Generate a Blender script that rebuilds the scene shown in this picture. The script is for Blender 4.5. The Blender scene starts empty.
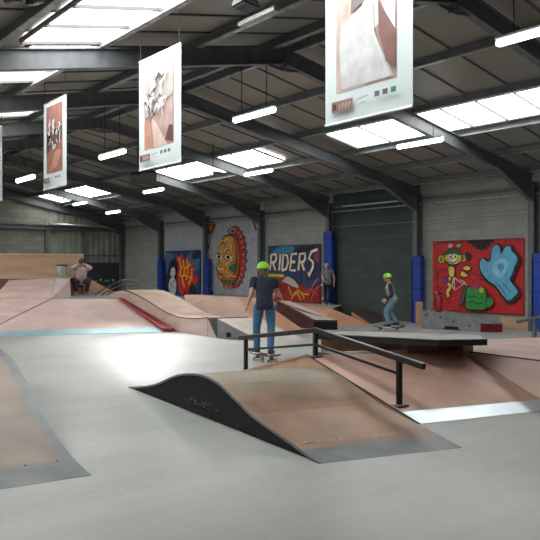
import bpy, math, random
from mathutils import Vector, Matrix
random.seed(7)
sc = bpy.context.scene
COL = sc.collection
FPX, TH, EYE = 715.0, 0.6753, 1.5
S_, C_ = math.sin(TH), math.cos(TH)

# ---------------------------------------------------------------- geometry of the place
def RD(r, d, z=0.0):                 # right / ahead of where the photographer stands, height z
    return Vector((d*S_ + r*C_, d*C_ - r*S_, z))
def F(px, py, z=0.0):                # the point of height z on that line of sight
    d = FPX*(EYE - z)/(py - 270.0)
    return RD((px-270.0)/FPX*d, d, z)
def Dp(px, py, d):
    return RD((px-270.0)/FPX*d, d, EYE - (py-270.0)/FPX*d)
def WL(px, py, X=16.12):             # on the long wall
    q = (px-270.0)/FPX
    dx = S_ + q*C_; k = X/dx
    return Vector((X, k*(C_ - q*S_), EYE + k*(270.0-py)/FPX))
def VP(px, py, A, B):                # on the upright plane through A and B: (distance from A, height)
    q = (px-270.0)/FPX
    dx, dy = S_+q*C_, C_-q*S_
    u = (B-A).xy.normalized()
    det = dx*(-u.y) + u.x*dy
    k = (A.x*(-u.y) + u.x*A.y)/det
    s = (dx*A.y - dy*A.x)/det*(-1) if False else ((k*dx-A.x)*u.x + (k*dy-A.y)*u.y)
    return s, EYE + k*(270.0-py)/FPX
UU = RD(-.518, .856).normalized(); VV = RD(.936, .352).normalized()

# ---------------------------------------------------------------- materials
def srgb(c):
    return tuple(((v/255.0)/12.92 if v/255.0 <= .04045 else ((v/255.0+.055)/1.055)**2.4) for v in c)
MATS = {}
def mat(name, c, c2=None, rough=.6, metal=0.0, scale=4.0, bump=0.0, stretch=(1,1,1), emit=0.0, detail=6, spec=.5, lo=.35, hi=.65):
    if name in MATS: return MATS[name]
    m = bpy.data.materials.new(name); m.use_nodes = True
    nt = m.node_tree; n = nt.nodes; b = n['Principled BSDF']
    b.inputs['Roughness'].default_value = rough; b.inputs['Metallic'].default_value = metal
    b.inputs['Specular IOR Level'].default_value = spec
    c = srgb(c) + (1,); c2 = (srgb(c2) + (1,)) if c2 else tuple(v*.82 for v in c[:3]) + (1,)
    tc = n.new('ShaderNodeTexCoord'); mp = n.new('ShaderNodeMapping'); nz = n.new('ShaderNodeTexNoise'); cr = n.new('ShaderNodeValToRGB')
    mp.inputs['Scale'].default_value = stretch
    nz.inputs['Scale'].default_value = scale; nz.inputs['Detail'].default_value = detail
    cr.color_ramp.elements[0].position = lo; cr.color_ramp.elements[1].position = hi
    cr.color_ramp.elements[0].color = c2; cr.color_ramp.elements[1].color = c
    nt.links.new(tc.outputs['Object'], mp.inputs[0]); nt.links.new(mp.outputs[0], nz.inputs['Vector'])
    nt.links.new(nz.outputs['Fac'], cr.inputs[0]); nt.links.new(cr.outputs[0], b.inputs['Base Color'])
    if bump:
        bp = n.new('ShaderNodeBump'); bp.inputs['Strength'].default_value = bump; bp.inputs['Distance'].default_value = .02
        nt.links.new(nz.outputs['Fac'], bp.inputs['Height']); nt.links.new(bp.outputs[0], b.inputs['Normal'])
    if emit:
        b.inputs['Emission Color'].default_value = c; b.inputs['Emission Strength'].default_value = emit
    MATS[name] = m; return m

def mat_block(name, c, c2, mortar, axis='Y', msize=.012):
    m = bpy.data.materials.new(name); m.use_nodes = True
    nt = m.node_tree; n = nt.nodes; b = n['Principled BSDF']; b.inputs['Roughness'].default_value = .9
    tc = n.new('ShaderNodeTexCoord'); sp = n.new('ShaderNodeSeparateXYZ'); cb = n.new('ShaderNodeCombineXYZ'); br = n.new('ShaderNodeTexBrick')
    nt.links.new(tc.outputs['Object'], sp.inputs[0])
    nt.links.new(sp.outputs[axis], cb.inputs['X']); nt.links.new(sp.outputs['Z'], cb.inputs['Y'])
    nt.links.new(cb.outputs[0], br.inputs['Vector'])
    br.inputs['Scale'].default_value = 1.0; br.inputs['Brick Width'].default_value = .5; br.inputs['Row Height'].default_value = .2
    br.inputs['Mortar Size'].default_value = msize; br.inputs['Mortar Smooth'].default_value = .2; br.inputs['Bias'].default_value = 0
    br.inputs['Color1'].default_value = srgb(c)+(1,); br.inputs['Color2'].default_value = srgb(c2)+(1,); br.inputs['Mortar'].default_value = srgb(mortar)+(1,)
    nz = n.new('ShaderNodeTexNoise'); nz.inputs['Scale'].default_value = 1.3; nz.inputs['Detail'].default_value = 8
    cr = n.new('ShaderNodeValToRGB'); cr.color_ramp.elements[0].color = (.6,.62,.6,1); cr.color_ramp.elements[1].color = (1.1,1.1,1.08,1)
    mx = n.new('ShaderNodeMix'); mx.data_type = 'RGBA'; mx.blend_type = 'MULTIPLY'; mx.inputs[0].default_value = .8
    nt.links.new(tc.outputs['Object'], nz.inputs['Vector']); nt.links.new(nz.outputs['Fac'], cr.inputs[0])
    nt.links.new(br.outputs['Color'], mx.inputs[6]); nt.links.new(cr.outputs[0], mx.inputs[7]); nt.links.new(mx.outputs[2], b.inputs['Base Color'])
    bp = n.new('ShaderNodeBump'); bp.inputs['Strength'].default_value = .5; bp.inputs['Distance'].default_value = .01
    nt.links.new(br.outputs['Fac'], bp.inputs['Height']); bp.invert = True; nt.links.new(bp.outputs[0], b.inputs['Normal'])
    MATS[name] = m; return m

def mat_floor():
    m = mat('concrete', (170,173,168), (150,154,149), rough=.38, scale=.55, detail=9, spec=.5, stretch=(1,1,1))
    nt = m.node_tree; n = nt.nodes; b = n['Principled BSDF']
    tc = n['Texture Coordinate']; cr = n['Color Ramp']
    nz = n.new('ShaderNodeTexNoise'); nz.inputs['Scale'].default_value = 9; nz.inputs['Detail'].default_value = 10; nz.inputs['Roughness'].default_value = .7
    r2 = n.new('ShaderNodeValToRGB'); r2.color_ramp.elements[0].color = (.82,.82,.8,1); r2.color_ramp.elements[0].position = .25
    r2.color_ramp.elements[1].color = (1,1,1,1); r2.color_ramp.elements[1].position = .55
    mx = n.new('ShaderNodeMix'); mx.data_type = 'RGBA'; mx.blend_type = 'MULTIPLY'; mx.inputs[0].default_value = .7
    # long faint dust drags
    mp = n.new('ShaderNodeMapping'); mp.inputs['Rotation'].default_value = (0,0,.9); mp.inputs['Scale'].default_value = (.25,3,1)
    n3 = n.new('ShaderNodeTexNoise'); n3.inputs['Scale'].default_value = 1.2; n3.inputs['Detail'].default_value = 4
    r3 = n.new('ShaderNodeValToRGB'); r3.color_ramp.elements[0].color = (.9,.9,.88,1); r3.color_ramp.elements[0].position = .35; r3.color_ramp.elements[1].position = .6
    mx2 = n.new('ShaderNodeMix'); mx2.data_type = 'RGBA'; mx2.blend_type = 'MULTIPLY'; mx2.inputs[0].default_value = .7
    L = nt.links.new
    L(tc.outputs['Object'], nz.inputs['Vector']); L(nz.outputs['Fac'], r2.inputs[0]); L(cr.outputs[0], mx.inputs[6]); L(r2.outputs[0], mx.inputs[7])
    L(tc.outputs['Object'], mp.inputs[0]); L(mp.outputs[0], n3.inputs['Vector']); L(n3.outputs['Fac'], r3.inputs[0])
    L(mx.outputs[2], mx2.inputs[6]); L(r3.outputs[0], mx2.inputs[7]); L(mx2.outputs[2], b.inputs['Base Color'])
    return m

M = dict(
 floor=mat_floor(),
 block=mat_block('block_wall', (160,162,156), (150,153,147), (142,145,139)),
 block_dark=mat_block('block_wall_dark', (76,86,83), (69,78,76), (62,70,68), msize=.008),
 block_lilac=mat_block('block_wall_painted', (172,174,180), (168,170,176), (158,160,166), msize=.006),
 block_end=mat_block('block_wall_end', (146,147,136), (132,134,124), (120,122,112), axis='X'),
 corr=mat('corrugated_cladding', (146,150,136), (122,126,114), rough=.5, scale=2),
 cladding_dark=mat('dark_cladding', (52,58,57), (44,49,48), rough=.6, scale=3),
 roof=mat('roof_panel', (144,135,126), (126,124,121), rough=.45, scale=.35, detail=3), seam=mat('roof_seam', (98,93,90), rough=.6),  # brown in the roof tone is reflected orange light put into the colour
 steel=mat('painted_steel', (100,104,106), (86,90,92), rough=.5, scale=6),
 purlin=mat('galvanised', (172,176,176), (120,124,124), rough=.35, metal=.3, scale=8),
 sky=mat('skylight_sheet', (255,255,255), (250,250,250), rough=.4, emit=9.5),
 lamp=mat('lamp_diffuser', (245,255,252), (240,255,250), emit=7.0),
 lampbody=mat('lamp_housing', (205,210,208), rough=.4),
 ply=mat('worn_pale_ply', (207,181,170), (182,157,148), rough=.55, scale=1.6, stretch=(1,1,3), detail=10),
 plyleft=mat('worn_pale_pink_ply', (212,186,178), (192,166,160), rough=.5, scale=1.2, detail=10), plypink=mat('worn_pink_ply', (200,164,146), (176,140,124), rough=.55, scale=1.8, detail=10),
 plybrown=mat('worn_brown_ply', (170,138,116), (134,108,92), rough=.5, scale=1.7, detail=10, bump=.1),
 plyorange=mat('orange_ply', (196,146,117), (174,126,100), rough=.6, scale=2),
 plytan=mat('tan_ply', (190,160,128), (168,140,110), rough=.6, scale=3),
 plyboard=mat('varnished_ply', (198,164,134), (178,146,118), rough=.5, scale=1.2, stretch=(.4,.4,3)),
 redwood=mat('dark_red_brown_panel', (120,66,52), (98,54,44), rough=.6),
 red=mat('red_painted_board', (150,42,50), (130,34,42), rough=.5, scale=5),
 black=mat('black_painted_panel', (22,22,23), (12,12,13), rough=.75, scale=7, detail=10, lo=.3, hi=.7, spec=.3),
 blackflat=mat('black_void', (10,10,11), rough=.9),
 darkgrey=mat('dark_grey_panel', (82,84,86), (64,66,68), rough=.6, scale=6),
 grey=mat('grey_panel', (128,130,132), (108,110,112), rough=.6, scale=6),
 plate=mat('steel_plate', (112,117,117), (90,94,95), rough=.45, metal=.2, scale=3, detail=9),
 plate_bright=mat('bright_steel_plate', (205,220,224), (180,198,204), rough=.3, metal=.5, scale=3),
 plate_blue=mat('bluish_steel_plate', (178,206,214), (160,190,200), rough=.35, metal=.3, scale=3),
 coping=mat('bright_coping', (235,238,238), rough=.25, metal=.4),
 edge=mat('dark_steel_edge', (58,60,62), (44,46,48), rough=.4, metal=.5, scale=8),
 rail=mat('black_steel_rail', (38,36,36), (52,42,38), rough=.38, metal=.5, scale=9),
 railtop=mat('worn_rail_top', (150,152,152), rough=.3, metal=.8),
 deck=mat('worn_grey_decking', (172,168,160), (148,145,138), rough=.5, scale=4),
 palegrey=mat('pale_grey_ply', (190,180,168), (170,160,148), rough=.6, scale=5),
 darkply=mat('dark_brown_ply', (86,70,62), (70,58,52), rough=.6),
 maroon=mat('maroon_side', (96,52,50), (78,42,42), rough=.5),
 blue=mat('blue_pad', (24,62,160), (20,52,140), rough=.45, scale=4),
 pipe=mat('silver_duct', (200,205,205), rough=.25, metal=.7),
 extred=mat('extinguisher_red', (170,30,36), rough=.3),
 bin=mat('pale_green_bin', (172,184,166), (155,168,150), rough=.5),
 bindark=mat('dark_bin_liner', (40,40,40), rough=.6),
 blackmetal=mat('black_metal', (24,25,27), rough=.45),
 glass=mat('lamp_glass', (46,50,50), rough=.2),
 wire=mat('thin_wire', (40,38,38), rough=.6),
 white=mat('white_vinyl', (212,224,224), (205,217,218), rough=.4, scale=2),
)

def wear(m, c, z0, z1, amt=.8):
    # boards rubbed grey by wheels on the crest
    nt = m.node_tree; n = nt.nodes; b = n['Principled BSDF']; src = b.inputs['Base Color'].links[0].from_socket
    tc = n['Texture Coordinate']; sp = n.new('ShaderNodeSeparateXYZ'); mr = n.new('ShaderNodeMapRange'); mx = n.new('ShaderNodeMix'); mx.data_type = 'RGBA'
    nz = n.new('ShaderNodeTexNoise'); nz.inputs['Scale'].default_value = 2.5; ma = n.new('ShaderNodeMath'); ma.operation = 'MULTIPLY_ADD'
    ma.inputs[1].default_value = (z1-z0)*1.2; 
    nt.links.new(tc.outputs['Object'], sp.inputs[0]); nt.links.new(tc.outputs['Object'], nz.inputs['Vector'])
    nt.links.new(nz.outputs['Fac'], ma.inputs[0]); nt.links.new(sp.outputs['Z'], ma.inputs[2])
    nt.links.new(ma.outputs[0], mr.inputs['Value']); k = (z1-z0)*.6
    mr.inputs['From Min'].default_value = z0+k; mr.inputs['From Max'].default_value = z1+k; mr.inputs['To Max'].default_value = amt
    nt.links.new(mr.outputs[0], mx.inputs[0]); nt.links.new(src, mx.inputs[6]); mx.inputs[7].default_value = srgb(c)+(1,)
    nt.links.new(mx.outputs[2], b.inputs['Base Color']); return m
M['humptop'] = wear(mat('hump_ply', (150,120,96), (104,82,68), rough=.42, scale=1.5, detail=10, bump=.1), (138,133,117), .26, .42)

# ---------------------------------------------------------------- mesh helpers
class MB:
    def __init__(s): s.v = []; s.f = []; s.m = []; s.mats = []
    def mi(s, m):
        if m not in s.mats: s.mats.append(m)
        return s.mats.index(m)
    def face(s, pts, m):
        i = len(s.v); s.v += [Vector(p) for p in pts]; s.f.append(list(range(i, i+len(pts)))); s.m.append(s.mi(m))
    def raw(s, vs, fs, m):
        i = len(s.v); s.v += [Vector(p) for p in vs]; k = s.mi(m)
        for f in fs: s.f.append([i+a for a in f]); s.m.append(k)
    def prism(s, pts, off, m, mside=None):     # polygon pushed along off
        pts = [Vector(p) for p in pts]; off = Vector(off); n = len(pts)
        q = [p+off for p in pts]
        s.raw(pts+q, [list(range(n))[::-1], list(range(n, 2*n))], m)
        s.raw(pts+q, [[i, (i+1)%n, n+(i+1)%n, n+i] for i in range(n)], mside or m)
    def box(s, lo, hi, m):
        x0,y0,z0 = lo; x1,y1,z1 = hi
        s.prism([(x0,y0,z0),(x1,y0,z0),(x1,y1,z0),(x0,y1,z0)], (0,0,z1-z0), m)
    def bar(s, a, b, w, h, m, up=(0,0,1)):      # rectangular bar between two points
        a, b = Vector(a), Vector(b); d = (b-a).normalized(); up = Vector(up)
        r = d.cross(up)
        if r.length < 1e-4: r = Vector((1,0,0))
        r.normalize(); u = r.cross(d).normalized()
        c = [a + r*sx*w/2 + u*sz*h/2 for sx, sz in ((-1,-1),(1,-1),(1,1),(-1,1))]
        s.prism(c, b-a, m)
    def tube(s, pts, r, m, n=10, caps=True):
        pts = [Vector(p) for p in pts]; rings = []
        rr = r if isinstance(r, (list, tuple)) else [r]*len(pts)
        prev = None
        for i, p in enumerate(pts):
            d = (pts[min(i+1,len(pts)-1)] - pts[max(i-1,0)]).normalized()
            ref = Vector((0,0,1)) if abs(d.z) < .95 else Vector((1,0,0))
            if prev is not None: ref = prev
            x = d.cross(ref).cross(d).normalized() if d.cross(ref).length > 1e-5 else Vector((1,0,0))
            prev = x; y = d.cross(x)
            rings.append([p + (x*math.cos(a*2*math.pi/n) + y*math.sin(a*2*math.pi/n))*rr[i] for a in range(n)])
        vs = [v for ring in rings for v in ring]; fs = []
        for i in range(len(pts)-1):
            for a in range(n): fs.append([i*n+a, i*n+(a+1)%n, (i+1)*n+(a+1)%n, (i+1)*n+a])
        if caps: fs.append(list(range(n))[::-1]); fs.append([len(vs)-n+a for a in range(n)])
        s.raw(vs, fs, m)
    def ell(s, c, rx, ry, rz, m, nu=16, nv=10, rot=None, zmin=-1.0):
        vs = []; fs = []; c = Vector(c)
        t0 = math.asin(zmin)
        for j in range(nv+1):
            t = t0 + (math.pi/2-t0)*j/nv
            for i in range(nu):
                a = 2*math.pi*i/nu
                p = Vector((rx*math.cos(t)*math.cos(a), ry*math.cos(t)*math.sin(a), rz*math.sin(t)))
                if rot: p = rot @ p
                vs.append(c+p)
        for j in range(nv):
            for i in range(nu): fs.append([j*nu+i, j*nu+(i+1)%nu, (j+1)*nu+(i+1)%nu, (j+1)*nu+i])
        if zmin > -1: fs.append(list(range(nu))[::-1])
        s.raw(vs, fs, m)
    def build(s, name, parent=None, smooth=False, bevel=0):
        me = bpy.data.meshes.new(name)
        top = parent
        while top is not None and top.parent is not None: top = top.parent
        org = top.matrix_world.inverted() if parent and top.type == 'EMPTY' else None
        me.from_pydata([tuple(org @ v) if org else tuple(v) for v in s.v], [], s.f)
        for m in s.mats: me.materials.append(m)
        me.polygons.foreach_set('material_index', s.m)
        import bmesh
        bm = bmesh.new(); bm.from_mesh(me); bmesh.ops.remove_doubles(bm, verts=bm.verts, dist=1e-5)
        bmesh.ops.recalc_face_normals(bm, faces=bm.faces); bm.to_mesh(me); bm.free()
        if smooth: me.polygons.foreach_set('use_smooth', [True]*len(me.polygons))
        me.update()
        o = bpy.data.objects.new(name, me); COL.objects.link(o)
        if parent: o.parent = parent
        if bevel:
            b = o.modifiers.new('bevel', 'BEVEL'); b.width = bevel; b.segments = 2; b.limit_method = 'ANGLE'
        return o
def thing(name, label, cat, loc=(0,0,0), rotz=0.0, group=None):
    o = bpy.data.objects.new(name, None); COL.objects.link(o); o.empty_display_size = .1
    o.location = loc; o.rotation_euler = (0,0,rotz)
    o.matrix_world = Matrix.Translation(Vector(loc)) @ Matrix.Rotation(rotz, 4, 'Z')
    o['label'] = label; o['category'] = cat
    if group: o['group'] = group
    return o
def tag(o, label, cat, group=None):
    o['label'] = label; o['category'] = cat
    if group: o['group'] = group
    return o
def struct(o): o['kind'] = 'structure'; return o
def center(o):                      # put a single mesh's origin at its base
    me = o.data; vs = [v.co for v in me.vertices]
    c = Vector(((min(v.x for v in vs)+max(v.x for v in vs))/2, (min(v.y for v in vs)+max(v.y for v in vs))/2, min(v.z for v in vs)))
    me.transform(Matrix.Translation(-c)); o.location = c; return o

# ---------------------------------------------------------------- the hall
RX, RZ, SL = 8.02, 5.2466, .1964           # ridge line and roof slope (rafter centre line)
BAY, Y0 = 3.61, 9.633
XW, XL, YE, YB = 16.12, -3.0, 31.5, -4.0
def rz(x, off=0.0): return RZ + off - SL*abs(x-RX)

m = MB(); m.box((XL-.3, YB-.3, -.2), (XW+.3, YE+.3, 0), M['floor']); struct(m.build('floor'))
# long wall, painted bay by bay
m = MB()
bays = [(YB, Y0+0*BAY, 'block'), (Y0, Y0+BAY, 'block'), (Y0+BAY, Y0+2*BAY, 'block_dark'), (Y0+2*BAY, Y0+3*BAY, 'block'),
        (Y0+3*BAY, Y0+5*BAY, 'block_lilac'), (Y0+5*BAY, YE+.3, 'block')]
for a, b, k in bays: m.box((XW, a, 0), (XW+.25, b, 4.3), M[k])
struct(m.build('wall_right'))
m = MB(); m.prism([(XL-.25, YB, 0), (XL-.25, YE, 0), (XL, YE, 0), (XL, YB, 0)], (0,0,3.6), M['block']); struct(m.build('wall_left'))
m = MB(); m.prism([(XL, YB, 0), (XW, YB, 0), (XW, YB, rz(XW,.3)), (RX, YB, rz(RX,.3)), (XL, YB, rz(XL,.3))], (0,-.25,0), M['block_end']); struct(m.build('wall_back'))
XC = 12.3
m = MB()
m.prism([(XL, YE, 0), (XC, YE, 0), (XC, YE, rz(XC,.3)), (RX, YE, rz(RX,.3)), (XL, YE, rz(XL,.3))], (0,.25,0), M['block_end'])
# ribbed cladding on the right part of the end wall
x = XC; k = 0; prof = []
while x < XW:
    prof += [(x, YE), (x+.14, YE), (x+.17, YE-.035), (x+.25, YE-.035)]; x += .28
prof.append((XW, YE))
for i in range(len(prof)-1):
    (xa, ya), (xb, yb) = prof[i], prof[i+1]; xb = min(xb, XW)
    m.face([(xa,ya,0),(xb,yb,0),(xb,yb,rz(xb,.3)),(xa,ya,rz(xa,.3))], M['corr'])
m.box((XC, YE+.01, 0), (XW, YE+.25, 4.2), M['corr'])
struct(m.build('wall_far'))
# dark low lining with chalked scribbles
t = thing('dark_wall_panel', 'dark sheet lining the foot of the ribbed far wall with white scribbles', 'wall panel', (14.9, YE-.08, 0))
m = MB(); m.box((13.9, YE-.08, 0), (15.9, YE-.045, 1.85), M['cladding_dark']); m.build('panel', t)
m = MB()
for (a, b, c) in ((13.95,14.2,.95),(14.3,14.42,1.0),(14.5,14.7,.92),(14.85,14.95,1.0),(15.1,15.35,.95),(15.5,15.6,.98)):
    m.tube([(a, YE-.085, c), (a+(b-a)*.3, YE-.085, c+.09), (a+(b-a)*.6, YE-.085, c-.02), (b, YE-.085, c+.07)], .012, M['white'], 5)
m.build('scribble', t)

# roof
for side, nm in ((1, 'ceiling'), (-1, 'ceiling')):
    m = MB(); xe = XW+.25 if side > 0 else XL-.25
    y = YB-.25
    while y < YE+.25:
        y2 = min(y+.9, YE+.25)
        for a, b, o in ((y, y2-.035, .30), (y2-.035, y2, .275)):
            m.prism([(RX, a, rz(RX,o)), (xe, a, rz(xe,o)), (xe, b, rz(xe,o)), (RX, b, rz(RX,o))], (0,0,.08), M['roof'] if o > .28 else M['seam'])
        y = y2
    struct(m.build(nm))
PX = [.22, 1.8, 3.45, 4.97, 6.4, 7.65]
for i, dx in enumerate(PX):
    for sgn in (-1, 1):
        xx = RX + sgn*dx
        m = MB(); z = rz(xx, .21)
        m.box((xx-.025, YB, z-.07), (xx+.025, YE-.02, z+.07), M['steel'])
        m.box((xx-.045, YB, z-.075), (xx+.045, YE-.02, z-.06), M['purlin'])
        o = m.build('trim_%d' % (i*2 + (sgn > 0) + 1)); struct(o)
for xx in (RX-9.1, RX-10.5):
    m = MB(); z = rz(xx, .21); m.box((xx-.025, YB, z-.07), (xx+.025, YE-.02, z+.07), M['steel']); struct(m.build('trim_%d' % (20+int(xx < -2))))
# eaves beam along the long wall
m = MB(); m.box((XW-.08, YB, 3.50), (XW, YE-.02, 3.56), M['steel']); m.box((XW-.12, YB, 3.36), (XW-.02, YE-.02, 3.39), M['purlin']); struct(m.build('trim_22'))

# skylights: translucent sheets let into the roof
wn = [0]
def skylight(xa, xb, ya, yb):
    wn[0] += 1
    m = MB(); n = max(2, int(round((yb-ya)/.95)))
    for k in range(n):
        a = ya+(yb-ya)*k/n + .012; b = ya+(yb-ya)*(k+1)/n - .012
        m.prism([(xa,a,rz(xa,.245)), (xb,a,rz(xb,.245)), (xb,b,rz(xb,.245)), (xa,b,rz(xa,.245))], (0,0,.02), M['sky'])
    root = m.build('window_%d' % wn[0]); struct(root)
    f = MB()
    for k in range(n+1):
        a = ya+(yb-ya)*k/n
        f.bar((xa,a,rz(xa,.225)), (xb,a,rz(xb,.225)), .028, .05, M['seam'])
    for xx in (xa, xb): f.bar((xx,ya,rz(xx,.25)), (xx,yb,rz(xx,.25)), .04, .05, M['steel'])
    f.build('window_frame', root)
R1x = (RX+3.68, RX+4.82)
for ya, yb in ((2.6,5.9),(6.6,9.95),(10.3,12.5),(15.3,17.5),(18.0,20.9),(25.9,28.3),(29.9,31.0)): skylight(R1x[0], R1x[1], ya, yb)
for xa, xb, ya, yb in ((3.4,4.7,3.2,5.8),(3.4,4.7,6.2,9.62),(3.6,4.72,9.7,12.3),(4.4,5.95,15.1,16.3),(-1.9,-.4,4,9.4),(-1.9,-.4,10,16),(3.4,4.7,17.2,22),(3.4,4.7,24,30),(-1.9,-.4,18,28)):  # out-of-view sheets here are added for light, the farthest to brighten the far end
    skylight(xa, xb, ya, yb)

# steel frames
def ibeam(m, a, b, depth, width, up, mt):
    a, b = Vector(a), Vector(b); d = (b-a).normalized(); up = Vector(up); r = d.cross(up).normalized(); u = r.cross(d).normalized()
    m.bar(a+u*(depth/2-.008), b+u*(depth/2-.008), width, .018, mt, up=u)
    m.bar(a-u*(depth/2-.008), b-u*(depth/2-.008), width, .018, mt, up=u)
    m.bar(a, b, .012, depth-.02, mt, up=u)
frame_txt = {-1:'nearest grey steel roof frame, crossing the top right corner overhead',
 0:'grey steel roof frame with its left half lit pale beside the big skylight',
 1:'grey roof frame whose post wears the blue pad left of the red mural',
 2:'grey roof frame whose post wears the tall blue pad right of the word mural',
 3:'grey roof frame whose bare post parts the mask mural from the word mural',
 4:'grey roof frame whose padded post stands between the flame and mask murals',
 5:'grey roof frame whose padded post stands left of the flame mural',
 6:'dark steel gable frame standing against the far wall in the hall corner'}
for k in range(-1, 7):
    y = Y0 + k*BAY
    if k == 6: y = YE-.15
    t = thing('steel_frame', frame_txt[k], 'steel frame', (16.0, y, 0), group='steel roof frames')
    m = MB(); ibeam(m, (15.9, y, rz(15.9)), (RX, y, RZ), .28, .13, (0,0,1), M['steel']); m.build('rafter', t)
    m = MB(); ibeam(m, (RX, y, RZ), (XL+.05, y, rz(XL+.05)), .28, .13, (0,0,1), M['steel']); m.build('rafter', t)
    m = MB(); ibeam(m, (15.98, y, 0), (15.98, y, rz(16)-.02), .24, .15, (1,0,0), M['steel']); m.build('column', t)
    m = MB(); ibeam(m, (XL+.13, y, 0), (XL+.13, y, rz(XL)), .24, .15, (1,0,0), M['steel']); m.build('column', t)
    m = MB()
    m.prism([(15.86,y-.008,rz(15.86)-.1), (14.5,y-.008,rz(14.5)-.1), (15.86,y-.008,rz(15.86)-.52)], (0,.016,0), M['steel'])
    m.bar((15.87,y,rz(15.87)-.53), (14.45,y,rz(14.45)-.14), .13, .018, M['steel']); m.build('haunch', t)
    m = MB()
    m.prism([(RX-.5,y-.008,rz(RX-.5)-.1), (RX+.5,y-.008,rz(RX+.5)-.1), (RX+.1,y-.008,RZ-.26), (RX-.1,y-.008,RZ-.26)], (0,.016,0), M['steel'])
    m.bar((RX,y,RZ-.24), (RX,y,RZ+.1), .16, .03, M['steel'], up=(1,0,0)); m.build('ridge_plate', t)

# blue pads strapped to the posts
def pad(px0, px1, pytop, bottom, txt, X=15.83, z1=None):
    a, b = WL(px0, pytop, X), WL(px1, pytop, X)
    y1, y0 = a.y, b.y
    t = thing('post_pad', txt, 'pad', (X, (y0+y1)/2, bottom), group='blue pads on the posts')
    m = MB(); m.box((X, y0, bottom), (X+.02, y1, a.z), M['blue']); m.box((X, y0, bottom), (15.98, y0+.05, a.z), M['blue']); m.box((X, y1-.05, bottom), (15.98, y1, a.z), M['blue'])
    m.build('cover', t, bevel=.008)
    for zz in (bottom+.35, (bottom+a.z)/2, a.z-.25):
        s = MB(); s.box((X-.006, y0-.004, zz), (15.98, y1+.004, zz+.05), mat('pad_strap', (16,44,120))); s.build('strap', t)
pad(411.5, 420.5, 256, 0, 'blue post pad left of the red mural')
pad(531.5, 552, 253, 0, 'blue post pad at the right edge, right of the red mural')
pad(323.5, 331.5, 231.5, .45, 'tall blue post pad beside the boy in the grey T-shirt')
pad(203.5, 208, 259, .1, 'blue post pad right of the flame mural')
pad(157.5, 161, 259, .1, 'blue post pad left of the flame mural, farthest along the wall')

# ---------------------------------------------------------------- murals
class Paint:
    """flat paint shapes on an upright board, u to the right, v up, in metres"""
    def __init__(s, O, right, up, nrm): s.O, s.r, s.u, s.n = Vector(O), Vector(right), Vector(up), Vector(nrm); s.m = MB(); s.k = 1
    def P(s, a, b, e=0): return s.O + s.r*a + s.u*b + s.n*(.0012*s.k)
    def poly(s, pts, col):
        s.m.face([s.P(a,b) for a,b in pts], pm(col)); s.k += 1
    def strip(s, pts, w, col, closed=False):
        pts = [Vector(p) for p in pts]
        if closed: pts = pts + [pts[0], pts[1]]
        L, R = [], []
        for i, p in enumerate(pts):
            d = (pts[min(i+1,len(pts)-1)] - pts[max(i-1,0)])
            if d.length < 1e-6: d = Vector((1,0))
            d.normalize(); n = Vector((-d.y, d.x)); ww = w[i % len(w)] if isinstance(w, (list,tuple)) else w
            L.append(p+n*ww/2); R.append(p-n*ww/2)
        vs = [s.P(*p) for p in L+R]; n = len(L)
        s.m.raw(vs, [[i,i+1,n+i+1,n+i] for i in range(n-1)], pm(col)); s.k += 1
    def oval(s, cx, cy, rx, ry, col, n=24, rot=0, a0=0, a1=360):
        pts = []
        for i in range(n+(a1-a0 < 360)):
            t = math.radians(a0+(a1-a0)*i/n); x, y = rx*math.cos(t), ry*math.sin(t)
            pts.append((cx+x*math.cos(rot)-y*math.sin(rot), cy+x*math.sin(rot)+y*math.cos(rot)))
        s.poly(pts, col)
    def blob(s, pts, col, line=None, lw=.03):
        """smoothed closed outline"""
        n = len(pts); out = []
        for i in range(n):
            p0, p1, p2, p3 = [Vector(pts[(i+j-1) % n]) for j in range(4)]
            for t in (0,.25,.5,.75):
                out.append(tuple(.5*((2*p1) + (p2-p0)*t + (2*p0-5*p1+4*p2-p3)*t*t + (3*p1-p0-3*p2+p3)*t**3)))
        s.poly(out, col)
        if line: s.strip(out, lw, line, closed=True)
    def build(s, name, parent):
        o = s.m.build(name, parent)
        return o
def pm(c):
    k = 'paint_%d_%d_%d' % c
    return mat(k, c, tuple(int(v*.88) for v in c), rough=.6, scale=6)
BLK, WHT, CRM = (22,20,24), (235,232,226), (226,208,186)

def mural(px0, px1, pt, pb, label, draw, w=None, h=None, board=True, base=(150,30,30)):
    a, b = WL(px0, pt, XW-.03), WL(px1, pt, XW-.03); c = WL(px1, pb, XW-.03)
    W, H = a.y-b.y, b.z-c.z
    O = Vector((XW-.04, a.y, c.z))
    t = thing('wall_mural', label, 'mural', (XW-.02, (a.y+b.y)/2, c.z), group='murals on the long wall')
    m = MB(); m.box((XW-.04, b.y, c.z), (XW-.005, a.y, c.z+H), pm(base)); m.build('board', t)
    p = Paint(O, (0,-1,0), (0,0,1), (-1,0,0)); draw(p, W, H); p.build('painting', t)
    return t
def spline(pts, k=4):
    out = []; n = len(pts)
    for i in range(n-1):
        p = [Vector(pts[max(0,min(n-1,i+j-1))]) for j in range(4)]
        for q in range(k):
            t = q/k; out.append(.5*((2*p[1]) + (p[2]-p[0])*t + (2*p[0]-5*p[1]+4*p[2]-p[3])*t*t + (3*p[1]-p[0]-3*p[2]+p[3])*t**3))
    out.append(Vector(pts[-1])); return out

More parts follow.
